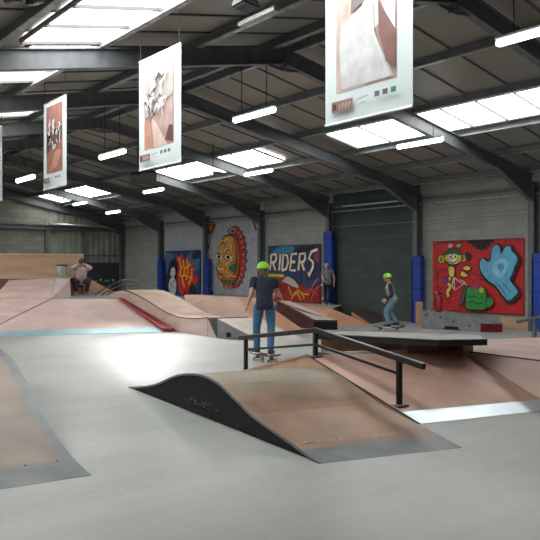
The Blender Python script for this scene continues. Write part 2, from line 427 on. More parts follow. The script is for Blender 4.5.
def draw_red(p, W, H):
    S = lambda x, y: (x/410*W, (1-y/365)*H)     # sketch units of a 410 x 365 sheet
    G = lambda L: [S(*q) for q in L]
    # black splat, top centre
    p.poly(G([(165,0),(285,0),(288,14),(270,22),(276,38),(258,34),(256,52),(240,48),(232,62),(222,46),(206,48),(204,34),(188,32),(190,20),(170,16)]), (30,24,26))
    p.strip(G([(165,6),(120,12),(60,8),(8,14)]), .02, (110,20,24))
    # scribbles behind the bicycle
    for q in ([(10,200),(40,150),(80,165),(70,210)], [(60,240),(30,260),(55,280),(90,262)], [(190,170),(230,182),(250,200),(215,196)], [(10,140),(28,180),(20,230),(48,250)]):
        p.strip(spline(G(q)), .03, (96,26,40))
    # generic monkey on a small bicycle
    for cx, cy, r in ((44,95,16),(150,92,13)):
        p.oval(*S(cx,cy), r*1.25/410*W, r*1.55/365*H, BLK); p.oval(*S(cx,cy), r/410*W, r*1.3/365*H, (214,190,60)); p.oval(*S(cx,cy), r*.5/410*W, r*.8/365*H, (150,110,50))
    p.blob(G([(62,70),(88,56),(120,58),(142,72),(140,104),(120,124),(88,126),(66,106)]), (222,200,80), BLK, .035)
    p.blob(G([(60,74),(72,50),(98,42),(128,52),(144,74),(100,66)]), (36,96,50), BLK, .02)
    p.blob(G([(76,98),(100,92),(126,98),(122,118),(100,124),(80,116)]), (240,228,170), BLK, .02)
    p.strip(spline(G([(80,106),(100,116),(122,104)])), .03, BLK)
    for cx in (88,112): p.oval(*S(cx,82), .06, .075, WHT); p.oval(*S(cx+2,84), .025, .04, BLK)
    p.blob(G([(84,132),(106,134),(112,160),(104,188),(86,184),(80,156)]), (224,200,84), BLK, .025)
    p.blob(G([(150,140),(168,128),(188,142),(172,156),(152,150)]), (224,200,84), BLK, .025)
    p.blob(G([(140,164),(152,158),(176,180),(160,188),(140,182)]), (224,200,84), BLK, .025)
    p.strip(spline(G([(92,190),(78,214),(90,240),(76,268),(84,290)])), .13, BLK); p.strip(spline(G([(92,190),(78,214),(90,240),(76,268),(84,290)])), .09, (222,196,76))
    for q in ([(108,190),(150,226),(112,256),(108,190)], [(108,190),(98,230),(112,256)], [(150,226),(158,214),(138,202)], [(158,214),(172,240)]):
        p.strip(G(q), .035, (220,190,196))
    p.blob(G([(158,240),(172,236),(160,296),(144,328),(132,326),(142,286)]), (92,74,88), BLK, .02)
    p.blob(G([(60,196),(76,188),(84,214),(66,226)]), (120,60,110), BLK, .015)
    p.blob(G([(80,24),(92,14),(106,26),(96,34),(84,36)]), (230,170,160)); p.blob(G([(118,28),(134,16),(146,26),(130,38)]), (150,170,80), BLK, .015)
    p.blob(G([(166,66),(178,60),(186,76),(176,104),(164,84)]), (44,34,66), BLK, .02)
    p.strip(spline(G([(16,262),(30,280),(22,296),(40,282),(46,300)])), .02, (220,160,160))
    # plain abstract blue splash with a dark rim
    A = [(232,104),(246,92),(262,108),(276,100),(282,48),(300,26),(318,40),(322,72),(338,40),(360,34),(368,60),(384,78),(392,104),(380,134),(370,170),(360,200),(392,250),(376,282),(352,300),(328,276),(300,232),(266,206),(240,170),(228,136)]
    p.blob([(x+.03,y-.03) for x,y in G(A)], (24,22,30), (24,22,30), .1)
    p.blob(G(A), (98,176,208), BLK, .025)
    p.blob(G([(290,120),(320,96),(350,110),(344,160),(316,190),(290,164)]), (136,200,222))
    p.blob(G([(306,130),(326,118),(336,140),(320,160)]), (76,150,190))
    for q in ([(300,214),(326,246),(344,280)],[(330,216),(352,244),(364,262)]): p.strip(spline(G(q)), .025, (52,110,146))
    # plain green block shape
    p.blob(G([(168,262),(178,236),(206,244),(238,238),(254,246),(262,290),(256,346),(180,350),(166,330)]), (48,150,60), BLK, .03)
    p.blob(G([(264,288),(286,290),(290,318),(270,338),(258,330)]), (60,140,60), BLK, .02)
    p.blob(G([(190,238),(206,222),(230,230),(216,250)]), (170,60,96)); p.oval(*S(238,252), .07, .08, (180,190,70))
    for q in ([(178,280),(192,292),(206,282),(222,296),(246,286)], [(180,316),(200,306),(222,322),(244,310)]): p.strip(spline(G(q)), .025, (16,70,34))
    p.strip([(.0,.01),(W,.01)], .02, (110,20,24)); p.strip([(.0,H-.01),(W,H-.01)], .02, (90,18,22))

def letters(p, x, y, s, word, col, w, slant=.12, lift=0):
    G = {'R':[[(0,0),(0,1),(.55,1),(.62,.75),(.5,.52),(0,.5)],[(.25,.5),(.65,0)]], 'I':[[(.15,0),(.15,1)]],
         'D':[[(0,0),(0,1),(.45,.9),(.62,.5),(.45,.08),(0,0)]], 'E':[[(.6,1),(0,1),(0,0),(.6,0)],[(0,.52),(.5,.52)]],
         'S':[[(.95,1.25),(.3,1.1),(.1,.72),(.55,.5),(.6,.2),(.25,-.35),(.15,-.1)]]}
    for ch in word:
        for st in G[ch]:
            p.strip([(x+(a+slant*b)*s*.85, y+b*s+lift) for a,b in st], w, col)
        x += s*(.42 if ch == 'I' else .78)
    return x
def draw_word(p, W, H):
    p.poly([(0,H*.42),(W,H*.3),(W,H),(0,H)], (44,66,104))
    p.blob([(0,H*.8),(W*.2,H*.97),(W*.5,H*.98),(W*.45,H*.86),(W*.15,H*.8)], (56,128,170))
    p.blob([(W*.75,H*.4),(W*.98,H*.5),(W*.98,H*.95),(W*.8,H*.85)], (40,46,84))
    p.blob([(W*.5,H*.88),(W*.62,H*.96),(W*.9,H*.96),(W*.7,H*.86)], (24,28,48))
    p.blob([(W*.88,H*.82),(W*.98,H*.9),(W*.96,H*.7),(W*.9,H*.74)], (140,60,80))
    p.poly([(0,0),(W,0),(W,H*.32),(W*.8,H*.22),(W*.6,H*.34),(W*.3,H*.44),(0,H*.52)], (166,36,34))
    p.poly([(0,H*.5),(W*.3,H*.49),(W*.34,H*.44),(0,H*.45)], (206,190,60))
    # letters: dark halo, then cream
    sz = H*.285
    letters(p, W*.045, H*.56, sz, 'RIDERS', (38,24,36), .19, .16); letters(p, W*.045, H*.56, sz, 'RIDERS', (240,224,204), .1, .16)
    p.blob([(W*.28,H*.36),(W*.4,H*.46),(W*.55,H*.38),(W*.62,H*.26),(W*.5,H*.27),(W*.4,H*.32)], (196,182,176), BLK, .03)
    p.blob([(W*.54,H*.5),(W*.62,H*.5),(W*.66,H*.36),(W*.58,H*.38)], (60,60,110), BLK, .02)
    for q in ([(W*.42,H*.28),(W*.5,H*.12),(W*.62,H*.2),(W*.72,H*.08)], [(W*.48,H*.06),(W*.56,H*.18),(W*.66,H*.05)], [(W*.58,H*.24),(W*.7,H*.16),(W*.82,H*.16)]):
        p.strip(spline([Vector(a) for a in q]), .07, (226,160,40))
    for q in ([(W*.02,H*.3),(W*.1,H*.12),(W*.22,H*.2),(W*.3,H*.04)], [(W*.04,H*.06),(W*.16,H*.16),(W*.26,H*.08)]):
        p.strip(spline([Vector(a) for a in q]), .045, (216,180,176))
    for q in ([(W*.78,H*.1),(W*.9,H*.34),(W*.98,H*.42)], [(W*.84,H*.04),(W*.9,H*.2),(W*.99,H*.3)], [(W*.74,H*.2),(W*.86,H*.24),(W*.96,H*.14)]):
        p.strip(spline([Vector(a) for a in q]), .05, (214,84,92))
    for q in ([(W*.1,H*.36),(W*.24,H*.3),(W*.36,H*.16)], [(W*.0,H*.42),(W*.2,H*.36)]): p.strip(spline([Vector(a) for a in q]), .05, (86,22,26))
    p.strip([(.01,.01),(.01,H-.01),(W-.01,H-.01),(W-.01,.01),(.01,.01)], .03, (36,44,70))
def draw_fire(p, W, H):
    p.poly([(0,0),(W,0),(W,H),(0,H)], (40,70,120))
    p.blob([(W*.62,H*.5),(W*.95,H*.6),(W*.95,H*.95),(W*.66,H*.92)], (50,120,150)); p.blob([(0,H*.5),(W*.2,H*.6),(W*.25,H*.9),(0,H*.95)], (70,110,150))
    p.blob([(W*.8,H*.8),(W*.97,H*.84),(W*.97,H*.98),(W*.8,H*.96)], (24,30,60))
    p.poly([(W*.3,H*.96),(W*.42,H*.8),(W*.48,H*.95),(W*.56,H*.74),(W*.68,H*.92),(W*.7,H*.66),(W*.86,H*.72),(W*.82,H*.5),(W*.96,H*.4),(W*.82,H*.16),(W*.6,H*.02),(W*.5,0),(W*.4,H*.12),(W*.34,H*.4),(W*.38,H*.6)], (216,50,30))
    for q in ([(W*.4,H*.86),(W*.46,H*.6),(W*.42,H*.44)], [(W*.52,H*.8),(W*.56,H*.54),(W*.5,H*.38),(W*.56,H*.2)], [(W*.64,H*.8),(W*.66,H*.56),(W*.62,H*.36)], [(W*.78,H*.62),(W*.76,H*.42),(W*.68,H*.26)], [(W*.44,H*.66),(W*.6,H*.62),(W*.74,H*.7)], [(W*.46,H*.42),(W*.6,H*.46),(W*.8,H*.38)]):
        p.strip(spline([Vector(a) for a in q]), .13, (240,120,30)); p.strip(spline([Vector(a) for a in q]), .055, (246,200,50))
    for q in ([(W*.48,H*.7),(W*.54,H*.6),(W*.5,H*.5)], [(W*.62,H*.5),(W*.7,H*.44),(W*.66,H*.34)]): p.strip(spline([Vector(a) for a in q]), .03, (120,20,20))
    # painted figure with dark hair
    p.blob([(W*.04,H*.1),(W*.08,H*.5),(W*.14,H*.74),(W*.26,H*.82),(W*.38,H*.7),(W*.36,H*.54),(W*.34,H*.3),(W*.3,H*.05),(W*.1,0)], BLK)
    p.blob([(W*.15,H*.48),(W*.2,H*.62),(W*.28,H*.62),(W*.3,H*.5),(W*.24,H*.4)], (214,206,204))
    p.blob([(W*.1,H*.16),(W*.14,H*.36),(W*.26,H*.4),(W*.33,H*.28),(W*.3,H*.04),(W*.18,H*.02)], (206,206,212))
    p.strip([(W*.18,H*.54),(W*.22,H*.54)], .02, BLK); p.strip([(W*.25,H*.54),(W*.28,H*.53)], .02, BLK); p.strip([(W*.21,H*.45),(W*.26,H*.45)], .025, (150,40,50))
    for q in ([(W*.12,H*.1),(W*.2,H*.2),(W*.14,H*.3)],[(W*.3,H*.36),(W*.22,H*.28),(W*.28,H*.16)]): p.strip(spline([Vector(a) for a in q]), .03, BLK)
    p.poly([(W*.66,0),(W*.72,H*.2),(W*.82,H*.3),(W*.94,H*.08),(W*.98,0)], (30,32,52)); p.poly([(W*.52,0),(W*.6,H*.16),(W*.68,0)], (150,40,34))
    p.strip([(.01,.01),(.01,H-.01),(W-.01,H-.01),(W-.01,.01)], .04, (30,52,110))
def draw_mask(p, W, H):
    # sketch units: 100 px zoom of 540 (x 330..500, y 75..460)
    ox, oy = 0, 0
    def S(x, y): return ((x-285)/255*W, (1-(y-45)/415)*H)
    G = lambda L: [S(*q) for q in L]
    # corner paint of a neighbouring piece
    p.blob(G([(286,50),(318,46),(322,72),(306,104),(288,116)]), (140,60,40), BLK, .03); p.blob(G([(290,62),(306,60),(304,84),(292,92)]), (200,120,60)); p.strip(G([(332,50),(312,100),(290,178)]), .04, (60,40,40))
    p.blob(G([(286,128),(300,120),(290,150)]), (70,140,130)); p.blob(G([(286,170),(294,168),(292,196),(286,200)]), (150,50,60))
    p.blob(G([(286,420),(300,436),(316,456),(290,458)]), (60,50,90)); p.strip(G([(520,50),(536,110)]), .1, (130,40,40))
    # spiky red crest down the right of the face
    out = []
    for i in range(27):
        a = math.radians(100 - i*200/26); r = 1.0 if i % 2 else 1.22
        out.append((432+52*r*math.cos(a), 250-165*math.sin(a)*(1.02 if i % 2 else 1.07)))
    p.poly(G(out + [(400,400),(400,110)]), (40,24,26))
    out = [(x-5, y) for x, y in out]; p.poly(G(out + [(400,395),(400,118)]), (184,48,40))
    for i in range(12):
        a = math.radians(80 - i*15); p.strip(G([(432+36*math.cos(a),250-138*math.sin(a)),(432+48*math.cos(a),250-156*math.sin(a))]), .04, (236,170,140))
    p.oval(*S(420,104), 24/255*W, 22/415*H, BLK); p.oval(*S(420,104), 19/255*W, 17/415*H, (196,160,140)); p.oval(*S(422,106), 10/255*W, 10/415*H, (60,40,90))
    # face
    face = [(396,126),(372,140),(356,168),(344,200),(336,240),(350,262),(340,296),(334,318),(346,332),(340,350),(352,372),(372,396),(400,408),(428,398),(448,350),(456,300),(458,240),(450,180),(430,140)]
    p.blob(G(face), (232,160,44), BLK, .05)
    p.blob(G([(430,140),(450,180),(458,240),(456,300),(448,350),(428,398),(420,360),(436,300),(438,220),(430,170)]), (196,96,40), BLK, .02)
    p.blob(G([(360,372),(372,396),(400,408),(424,398),(434,366),(400,384)]), (60,120,60), BLK, .02); p.blob(G([(366,352),(400,366),(436,340),(440,356),(404,386),(366,370)]), (212,92,40))
    p.blob(G([(346,336),(366,344),(372,350),(352,352)]), (180,50,50), BLK, .015)
    for cx, cy in ((348,246),(398,250)):
        p.blob(G([(cx-20,cy),(cx-6,cy-16),(cx+18,cy-8),(cx+22,cy+6),(cx,cy+16)]), (240,232,206), BLK, .025); p.oval(*S(cx+1,cy), 9/255*W, 10/415*H, BLK)
    for q in ([(378,220),(392,202),(414,212),(424,240),(410,276),(386,292)], [(368,150),(352,180),(362,212),(366,250),(352,290),(344,310)], [(380,160),(394,150),(414,168),(420,200)], [(350,206),(340,222)], [(344,318),(372,322),(404,352),(440,360)], [(388,300),(420,320),(446,310)]):
        p.strip(spline([Vector(a) for a in G(q)]), .055, (244,226,180)); p.strip(spline([Vector((a[0]+.03,a[1]-.02)) for a in G(q)]), .018, (90,40,30))
    for q in ([(376,180),(386,170),(396,184)], [(372,198),(384,190)], [(396,192),(408,204)]): p.strip(spline([Vector(a) for a in G(q)]), .035, (206,70,40))
    p.blob(G([(404,306),(440,290),(444,326),(424,330)]), (50,110,90), BLK, .02)
    for q in ([(452,190),(440,230),(446,280),(436,330)], [(420,172),(428,210),(420,250)], [(356,176),(376,168),(386,196)], [(392,300),(380,330),(396,352)], [(360,268),(356,296),(366,306)], [(410,286),(432,276),(452,288)], [(372,392),(392,380),(420,384)], [(404,206),(392,214),(386,236)], [(340,232),(352,228),(362,236)]):
        p.strip(spline([Vector(a) for a in G(q)]), .028, (34,22,24))
    for q in ([(446,200),(434,236),(440,276)], [(352,190),(346,214),(350,226)], [(398,318),(420,336),(438,336)]): p.strip(spline([Vector(a) for a in G(q)]), .03, (204,84,36))
    for x in (380,400,420): p.poly(G([(x-9,404),(x+9,404),(x+2,436)]), (206,96,60))
mural(433, 524, 238, 315, 'red mural with a painted monkey on a bicycle and a blue splash', draw_red, base=(196,34,34))
mural(268.5, 321, 244, 304, 'mural reading RIDERS in cream letters over blue and red', draw_word, base=(60,60,84))
mural(166, 200.5, 250, 297, 'mural of orange flames beside a dark-haired painted figure', draw_fire, base=(36,60,120))
mural(208.5, 257.5, 218, 296, 'mural of a yellow and orange carved mask on pale grey', draw_mask, base=(172,174,180))

# ---------------------------------------------------------------- hanging banners
def banner(pa, pb, z0, z1, label, style, X=None):
    """pa, pb: far and near lower corners"""
    a, b = Vector(pa), Vector(pb)
    t = thing('hanging_banner', label, 'banner', tuple((a+b)/2), group='printed banners hung from the roof')
    W = (b-a).length; H = z1-z0; r = (b-a).normalized()
    n = r.cross(Vector((0,0,1))).normalized()
    m = MB(); m.prism([a, b, b+Vector((0,0,H)), a+Vector((0,0,H))], -n*.006, M['white']); m.build('sheet', t)
    p = Paint(a, r, (0,0,1), n)
    x0, x1, y0, y1 = .14*W, .84*W, .17*H, .955*H
    def S(x, y): return (x0+(x1-x0)*x, y0+(y1-y0)*y)
    def q(L, c): p.poly([S(*k) for k in L], c)
    q([(0,0),(1,0),(1,1),(0,1)], (172,146,136))
    if style == 0:      # ramp bowl picture of the big banner
        q([(0,0),(.5,0),(.35,.5),(.1,1),(0,1)], (196,178,170)); q([(.18,.55),(.45,.9),(.5,1),(.12,1)], (200,170,150))
        q([(.1,.5),(.6,.62),(.62,.4),(.95,.02),(.1,.02),(.06,.3)], (204,206,206)); q([(.45,.62),(.7,.64),(.72,.42),(.58,.36)], (206,216,216))
        q([(.72,.64),(.98,.6),(.98,.3),(.86,.42)], (206,220,220)); q([(.72,.58),(.98,.34),(.98,.06),(.84,.14),(.72,.36)], (128,92,84))
        q([(.28,.7),(.5,.84),(.5,.62),(.26,.56)], (120,116,114)); q([(.1,.86),(.4,.9),(.6,1),(.1,1)], (150,140,132)); q([(.5,.8),(.98,.84),(.98,1),(.56,1)], (130,100,84))
        q([(.7,.66),(.84,.68),(.84,.8),(.7,.78)], (60,62,66)); q([(.76,.67),(.83,.68),(.83,.8),(.76,.79)], (214,218,216))
        for k in range(3): p.strip([S(.78,.69+.035*k), S(.82,.7+.035*k)], .015, (60,62,66))
        p.strip([S(.62,.62), S(.64,.38), S(.8,.14), S(.9,.02)], .03, (214,214,210))
        p.strip(spline([Vector(S(.42,1)), Vector(S(.5,.86)), Vector(S(.46,.72))]), .05, (40,36,38))
    elif style == 1:
        q([(0,0),(.35,0),(.2,.34),(0,.42)], (190,140,118)); q([(.25,.36),(.4,.3),(.8,0),(.35,0)], (214,188,178)); q([(.5,.24),(.98,.06),(.98,.5),(.7,.5)], (182,156,150))
        q([(.72,.06),(.98,.02),(.98,.2),(.86,.22)], (104,52,56)); q([(0,.42),(.2,.34),(.6,.5),(1,.55),(1,.8),(0,.86)], (176,168,162)); q([(0,.86),(1,.8),(1,1),(0,1)], (214,194,184))
        for k in range(34):
            x = random.uniform(.05,.75); y = random.uniform(.38,.82)
            p.strip(spline([Vector(S(x,y)), Vector(S(x+random.uniform(.02,.16),y+random.uniform(-.08,.1))), Vector(S(x+random.uniform(-.05,.2),y+random.uniform(-.14,.1)))]), .022, (224,226,224) if k % 3 else (70,64,66))
    else:
        q([(0,0),(1,0),(1,.46),(.5,.4),(0,.3)], (160,104,84)); q([(.2,.04),(.7,.08),(.95,.3),(.6,.34)], (190,140,118)); q([(0,.3),(.5,.4),(1,.46),(1,.66),(0,.6)], (104,78,76)); q([(0,.62),(1,.68),(1,1),(0,1)], (160,112,100))
        for k in range(22):
            x = random.uniform(.05,.8); y = random.uniform(.38,.72)
            p.strip(spline([Vector(S(x,y)), Vector(S(x+random.uniform(.02,.16),y+random.uniform(-.08,.1))), Vector(S(x+random.uniform(-.05,.1),y+random.uniform(-.14,.14)))]), .03, (230,230,228) if k % 3 else (50,42,46))
    # sponsor marks along the foot
    p.poly([(.1*W,.055*H),(.36*W,.055*H),(.36*W,.12*H),(.1*W,.12*H)], (150,120,112)); p.poly([(.115*W,.07*H),(.16*W,.07*H),(.16*W,.105*H),(.115*W,.105*H)], (90,64,60))
    for k in range(4): p.strip([((.19+.04*k)*W,.075*H), ((.21+.04*k)*W,.1*H)], .012*W, (206,190,184))
    p.strip([(.41*W,.1*H),(.54*W,.11*H)], .012*W, (150,176,178)); p.strip([(.45*W,.075*H),(.52*W,.078*H)], .008*W, (160,180,182))
    for k, c in ((.62,(90,120,126)), (.71,(120,90,90)), (.8,(60,130,120))): p.poly([(k*W,.09*H),((k+.055)*W,.09*H),((k+.055)*W,.12*H),(k*W,.12*H)], c)
    p.build('print', t)
    m = MB(); m.tube([a+Vector((0,0,H+.012)), b+Vector((0,0,H+.012))], .012, M['coping'], 8); m.build('bar', t); m = MB(); m.tube([a+Vector((0,0,-.01)), b+Vector((0,0,-.01))], .012, M['coping'], 8); m.build('bar', t)
    for f in (.04, .96):
        o = a.lerp(b, f); m = MB(); m.tube([o+Vector((0,0,H+.02)), Vector((o.x, o.y, rz(o.x, .22)))], .006, M['wire'], 6); m.build('cord', t)
banner((4.74, 5.06, 2.9), (4.74, 3.98, 2.9), 2.9, 4.5, 'large white-edged banner with a ramp picture, nearest and rightmost of the hanging banners', 0)
banner((4.76, 8.83, 2.88), (4.76, 7.74, 2.88), 2.88, 4.35, 'white-edged banner with a tangled ramp picture, second nearest of the hanging banners', 1)
banner((4.84, 12.52, 2.94), (4.84, 11.52, 2.94), 2.94, 4.44, 'white-edged banner with a reddish picture, third nearest, beside the roof light strip at the left', 2)
banner((4.9, 15.95, 2.95), (4.9, 14.95, 2.95), 2.95, 4.45, 'banner farthest off, barely showing at the left edge of the view', 2)

# ---------------------------------------------------------------- lamps
def flamp(pa, pb, z, label, cable=None):
    a, b = F(*pa, z), F(*pb, z); mid = (a+b)/2; a = Vector((mid.x, mid.y+.6, z)); b = Vector((mid.x, mid.y-.6, z))
    t = thing('fluorescent_lamp', label, 'lamp', tuple(mid), group='fluorescent lamps under the roof')
    m = MB(); m.bar(a+Vector((0,0,.055)), b+Vector((0,0,.055)), .09, .03, M['lampbody']); m.build('housing', t)
    m = MB(); m.tube([a, a.lerp(b,.03), a.lerp(b,.97), b], [.03,.05,.05,.03], M['lamp'], 12); m.build('diffuser', t, smooth=True)
    for f in (.2, .8):
        o = a.lerp(b, f); m = MB(); m.tube([o+Vector((0,0,.06)), Vector((o.x, o.y, rz(o.x,.25)))], .008, M['wire'], 6); m.build('cable', t)
flamp((234,121), (275,109), 4.25, 'lit fluorescent lamp on two long cables, left of the large banner')
flamp((100,158), (125,151), 4.0, 'lit fluorescent lamp between the second and third banners')
flamp((400,147), (440,139.5), 4.15, 'lit fluorescent lamp beside the skylight right of the large banner')
flamp((526,35.5), (556,27), 4.35, 'lit fluorescent lamp cut by the upper right edge of the view')
flamp((245,175), (272,170), 4.1, 'lit fluorescent lamp just below the middle skylight')
flamp((144,192.5), (163,189), 3.95, 'lit fluorescent lamp below the pair of black floodlights')
flamp((17,181), (34,177), 3.8, 'lit fluorescent lamp left of the third banner, above the far block wall')
flamp((74,205), (86,202), 4.1, 'lit fluorescent lamp below the farthest skylight')
flamp((107,213), (119,211.5), 3.9, 'small farthest lit lamp above the ribbed wall corner')

def flood(p, aim, s, label, plate=False):
    p = Vector(p); d = (Vector(aim)-p).normalized()
    t = thing('floodlight', label, 'floodlight', tuple(p), group='black floodlights under the roof')
    r = d.cross(Vector((0,0,1))).normalized(); u = r.cross(d)
    m = MB(); c0 = [p + r*sx*s*.6 + u*sz*s*.45 for sx,sz in ((-1,-1),(1,-1),(1,1),(-1,1))]
    c1 = [p - d*s*.7 + r*sx*s*.35 + u*sz*s*.28 for sx,sz in ((-1,-1),(1,-1),(1,1),(-1,1))]
    m.raw(c0+c1, [[0,1,2,3],[7,6,5,4]]+[[i,4+i,4+(i+1)%4,(i+1)%4] for i in range(4)], M['blackmetal']); m.build('body', t, bevel=.01)
    m = MB(); m.prism([p + d*.004 + r*sx*s*.5 + u*sz*s*.36 for sx,sz in ((-1,-1),(1,-1),(1,1),(-1,1))], d*.008, M['glass']); m.build('glass', t)
    m = MB(); m.tube([p-d*s*.35+r*s*.55, p-d*s*.35+r*s*.55+Vector((0,0,s*.8)), p-d*s*.35-r*s*.55+Vector((0,0,s*.8)), p-d*s*.35-r*s*.55], .014, M['blackmetal'], 6)
    q = p-d*s*.35+Vector((0,0,s*.8)); m.tube([q, Vector((q.x,q.y,rz(q.x,.31)))], .014, M['blackmetal'], 6); m.build('bracket', t)
    return t
pA, pB = F(137.5,179,3.95), F(149,177,3.95)
flood(pA, F(120,345), .34, 'left one of the pair of black floodlights above the small far lamp')
flood(pB, F(190,350), .34, 'right one of the pair of black floodlights above the small far lamp')
flood(F(13,1,3.55), F(100,440), .11, 'black spotlight at the top left edge, the left of two')
flood(F(35,3,3.55), F(140,440), .11, 'black spotlight at the top left edge, the right of two')
flood(F(246,7,4.3), F(300,420), .22, 'black floodlight high up between the second and the large banner')
t = thing('roof_camera', 'small grey camera clamped under the roof beside the middle skylight', 'camera', tuple(F(213,173,4.1)))
p = F(213,173,4.1); m = MB(); m.bar(p, p+Vector((.3,-.15,-.03)), .1, .1, M['grey']); m.build('body', t)
m = MB(); m.tube([p, p+Vector((0,0,.2)), Vector((p.x, p.y, rz(p.x,.2)))], .015, M['blackmetal'], 6); m.build('bracket', t)
# cable tray along the roof, over the ramp hall
t = thing('light_track', 'silver strip fixed under the roof next to the high floodlight', 'strip', tuple(Dp(240,25,8.9)))
m = MB(); m.bar(Dp(241,25,8.9), Dp(277,8.5,8.3), .09, .05, M['pipe']); m.build('strip', t)
m = MB(); m.tube([Dp(259,16,8.6), Dp(259,16,8.6)+Vector((0,0,.12))], .01, M['wire'], 6); m.build('hanger', t)

# ---------------------------------------------------------------- ramps
Z3 = Vector((0,0,1))
def slab(m, pts, th, mt, mside=None):        # board with its upper face on pts
    pts = [Vector(p) for p in pts]
    if len(pts) == 4:
        q = [p - Z3*th for p in pts]
        m.raw(pts+q, [[0,1,2],[0,2,3],[4,6,5],[4,7,6]], mt); m.raw(pts+q, [[i,(i+1)%4,4+(i+1)%4,4+i] for i in range(4)], mside or mt)
    else: m.prism([p - Z3*th for p in pts], Z3*th, mt, mside)
def body(m, pts, mt, drop=.0):                # skirt from pts down to the floor
    pts = [Vector(p) for p in pts]; n = len(pts)
    b = [Vector((p.x,p.y,drop)) for p in pts]
    t = [Vector((p.x,p.y,max(drop+.0005, p.z-.02))) for p in pts]
    m.raw(t+b, [[i,(i+1)%n,n+(i+1)%n,n+i] for i in range(n)], mt)
def wave(name, label, A, B, wv, prof, top, side, cat='ramp', plate=None, nplate=0, far=None, endmat=None, edge=None, lip=.012, group='skate ramps'):
    """profile (distance from A, height) along A->B, carried across by wv"""
    A, B, wv = Vector(A), Vector(B), Vector(wv); u = Vector(((B-A).x, (B-A).y, 0)).normalized()
    A = Vector((A.x,A.y,0)); wv = Vector((wv.x,wv.y,0))
    t = thing(name, label, cat, tuple(A + wv*.5), group=group)
    P = [A + u*s + Z3*max(z,.002) for s, z in prof]
    wn_ = wv.normalized()
    for off, nm in ((0,'side_panel'), (1,'side_panel')):
        m = MB(); base = [P[0].copy()] + [p - Z3*lip for p in P[1:-1]] + [P[-1] - Z3*lip]
        pts = [Vector((P[0].x,P[0].y,0))] + [p - Z3*.006 for p in P] + [Vector((P[-1].x,P[-1].y,0))]
        o = wn_*.004 if off == 0 else wv - wn_*.024
        # strip of quads so concave outlines stay correct
        for i in range(len(P)-1):
            a, b = P[i]+o, P[i+1]+o
            q = [Vector((a.x,a.y,0)), Vector((b.x,b.y,0)), b-Z3*.006, a-Z3*.006]
            m.prism(q, wn_*.02, side)
        m.build(nm, t)
    k = nplate
    def strip(i0, i1, mt, nm, th=.014, ext=0):
        m = MB()
        for i in range(i0, i1):
            a, b = P[i], P[i+1]
            slab(m, [a-wn_*ext, a+wv+wn_*ext, b+wv+wn_*ext, b-wn_*ext], th, mt)
        return m.build(nm, t)
    if plate is not None and k: strip(0, k, plate, 'foot_plate', .006)
    o = strip(k, len(P)-1, top, 'riding_surface')
    for q in (0, len(P)-1):
        if P[q].z > .05:
            m = MB(); e = P[q]; m.prism([Vector((e.x,e.y,0)), Vector((e.x,e.y,0))+wv, e+wv-Z3*.016, e-Z3*.016], u*(.02 if q == 0 else -.02), endmat or side); m.build('end_panel', t)
    if edge:
        m = MB(); lipo = wn_*(-.006)
        for i in range(len(P)-1): m.bar(P[i]+lipo-Z3*.004, P[i+1]+lipo-Z3*.004, .014, .022, edge)
        m.build('edge_strip', t)
        if far:
            m = MB()
            for i in range(len(P)-1): m.bar(P[i]+wv-lipo-Z3*.004, P[i+1]+wv-lipo-Z3*.004, .03, .022, far)
            m.build('edge_strip', t)
    return t, P, u
def smooth_prof(pr, k=4):
    return [tuple(p) for p in spline(pr, k)]

# ramp at the left edge, nearest the camera
A = F(89.8, 475.7); B = A + UU*4
pts = [(72,459),(61,445),(50,428.5),(38.9,411.5),(31.5,396.7),(26,383.7),(18.5,370.7),(13,361.5),(7.4,354.5),(1.5,350.8)]
prof = [(0,0)] + [VP(x,y,A,B) for x,y in pts]
s0, z0 = prof[-1]
prof += [(s0+.35, z0+.03), (s0+.8, z0+.02), (s0+1.3, z0-.16), (s0+2.2, .12), (s0+2.9, 0)]
prof = smooth_prof(prof, 3)
wl = F(0,489.5) - A; wl = wl.normalized()*1.9
t, P, u = wave('jump_ramp', 'curved grey-brown ramp with a steel foot plate cut by the left edge of the view', A, B, wl, prof, mat('worn_grey_brown_ply', (130,114,99), (100,88,78), rough=.45, scale=1.5, detail=10, bump=.1), M['darkgrey'], plate=M['plate'], nplate=3)
m = MB(); wn_ = wl.normalized()
for i in range(len(P)-1):
    a, b = P[i], P[i+1]
    m.raw([a-wn_*.012+Z3*.003, a+wn_*.075+Z3*.003, b+wn_*.075+Z3*.003, b-wn_*.012+Z3*.003], [[0,1,2,3]], M['plate'])
    m.raw([a-wn_*.012+Z3*.003, b-wn_*.012+Z3*.003, b-wn_*.012-Z3*.02, a-wn_*.012-Z3*.02], [[0,1,2,3]], M['plate'])
m.build('edge_strip', t)
for i in range(7):
    q = P[3] + wn_*(.12+.24*i) + Z3*.006 - u*.02
    m = MB(); m.tube([q, q+Z3*.004], .011, M['edge'], 8); m.build('screw', t)

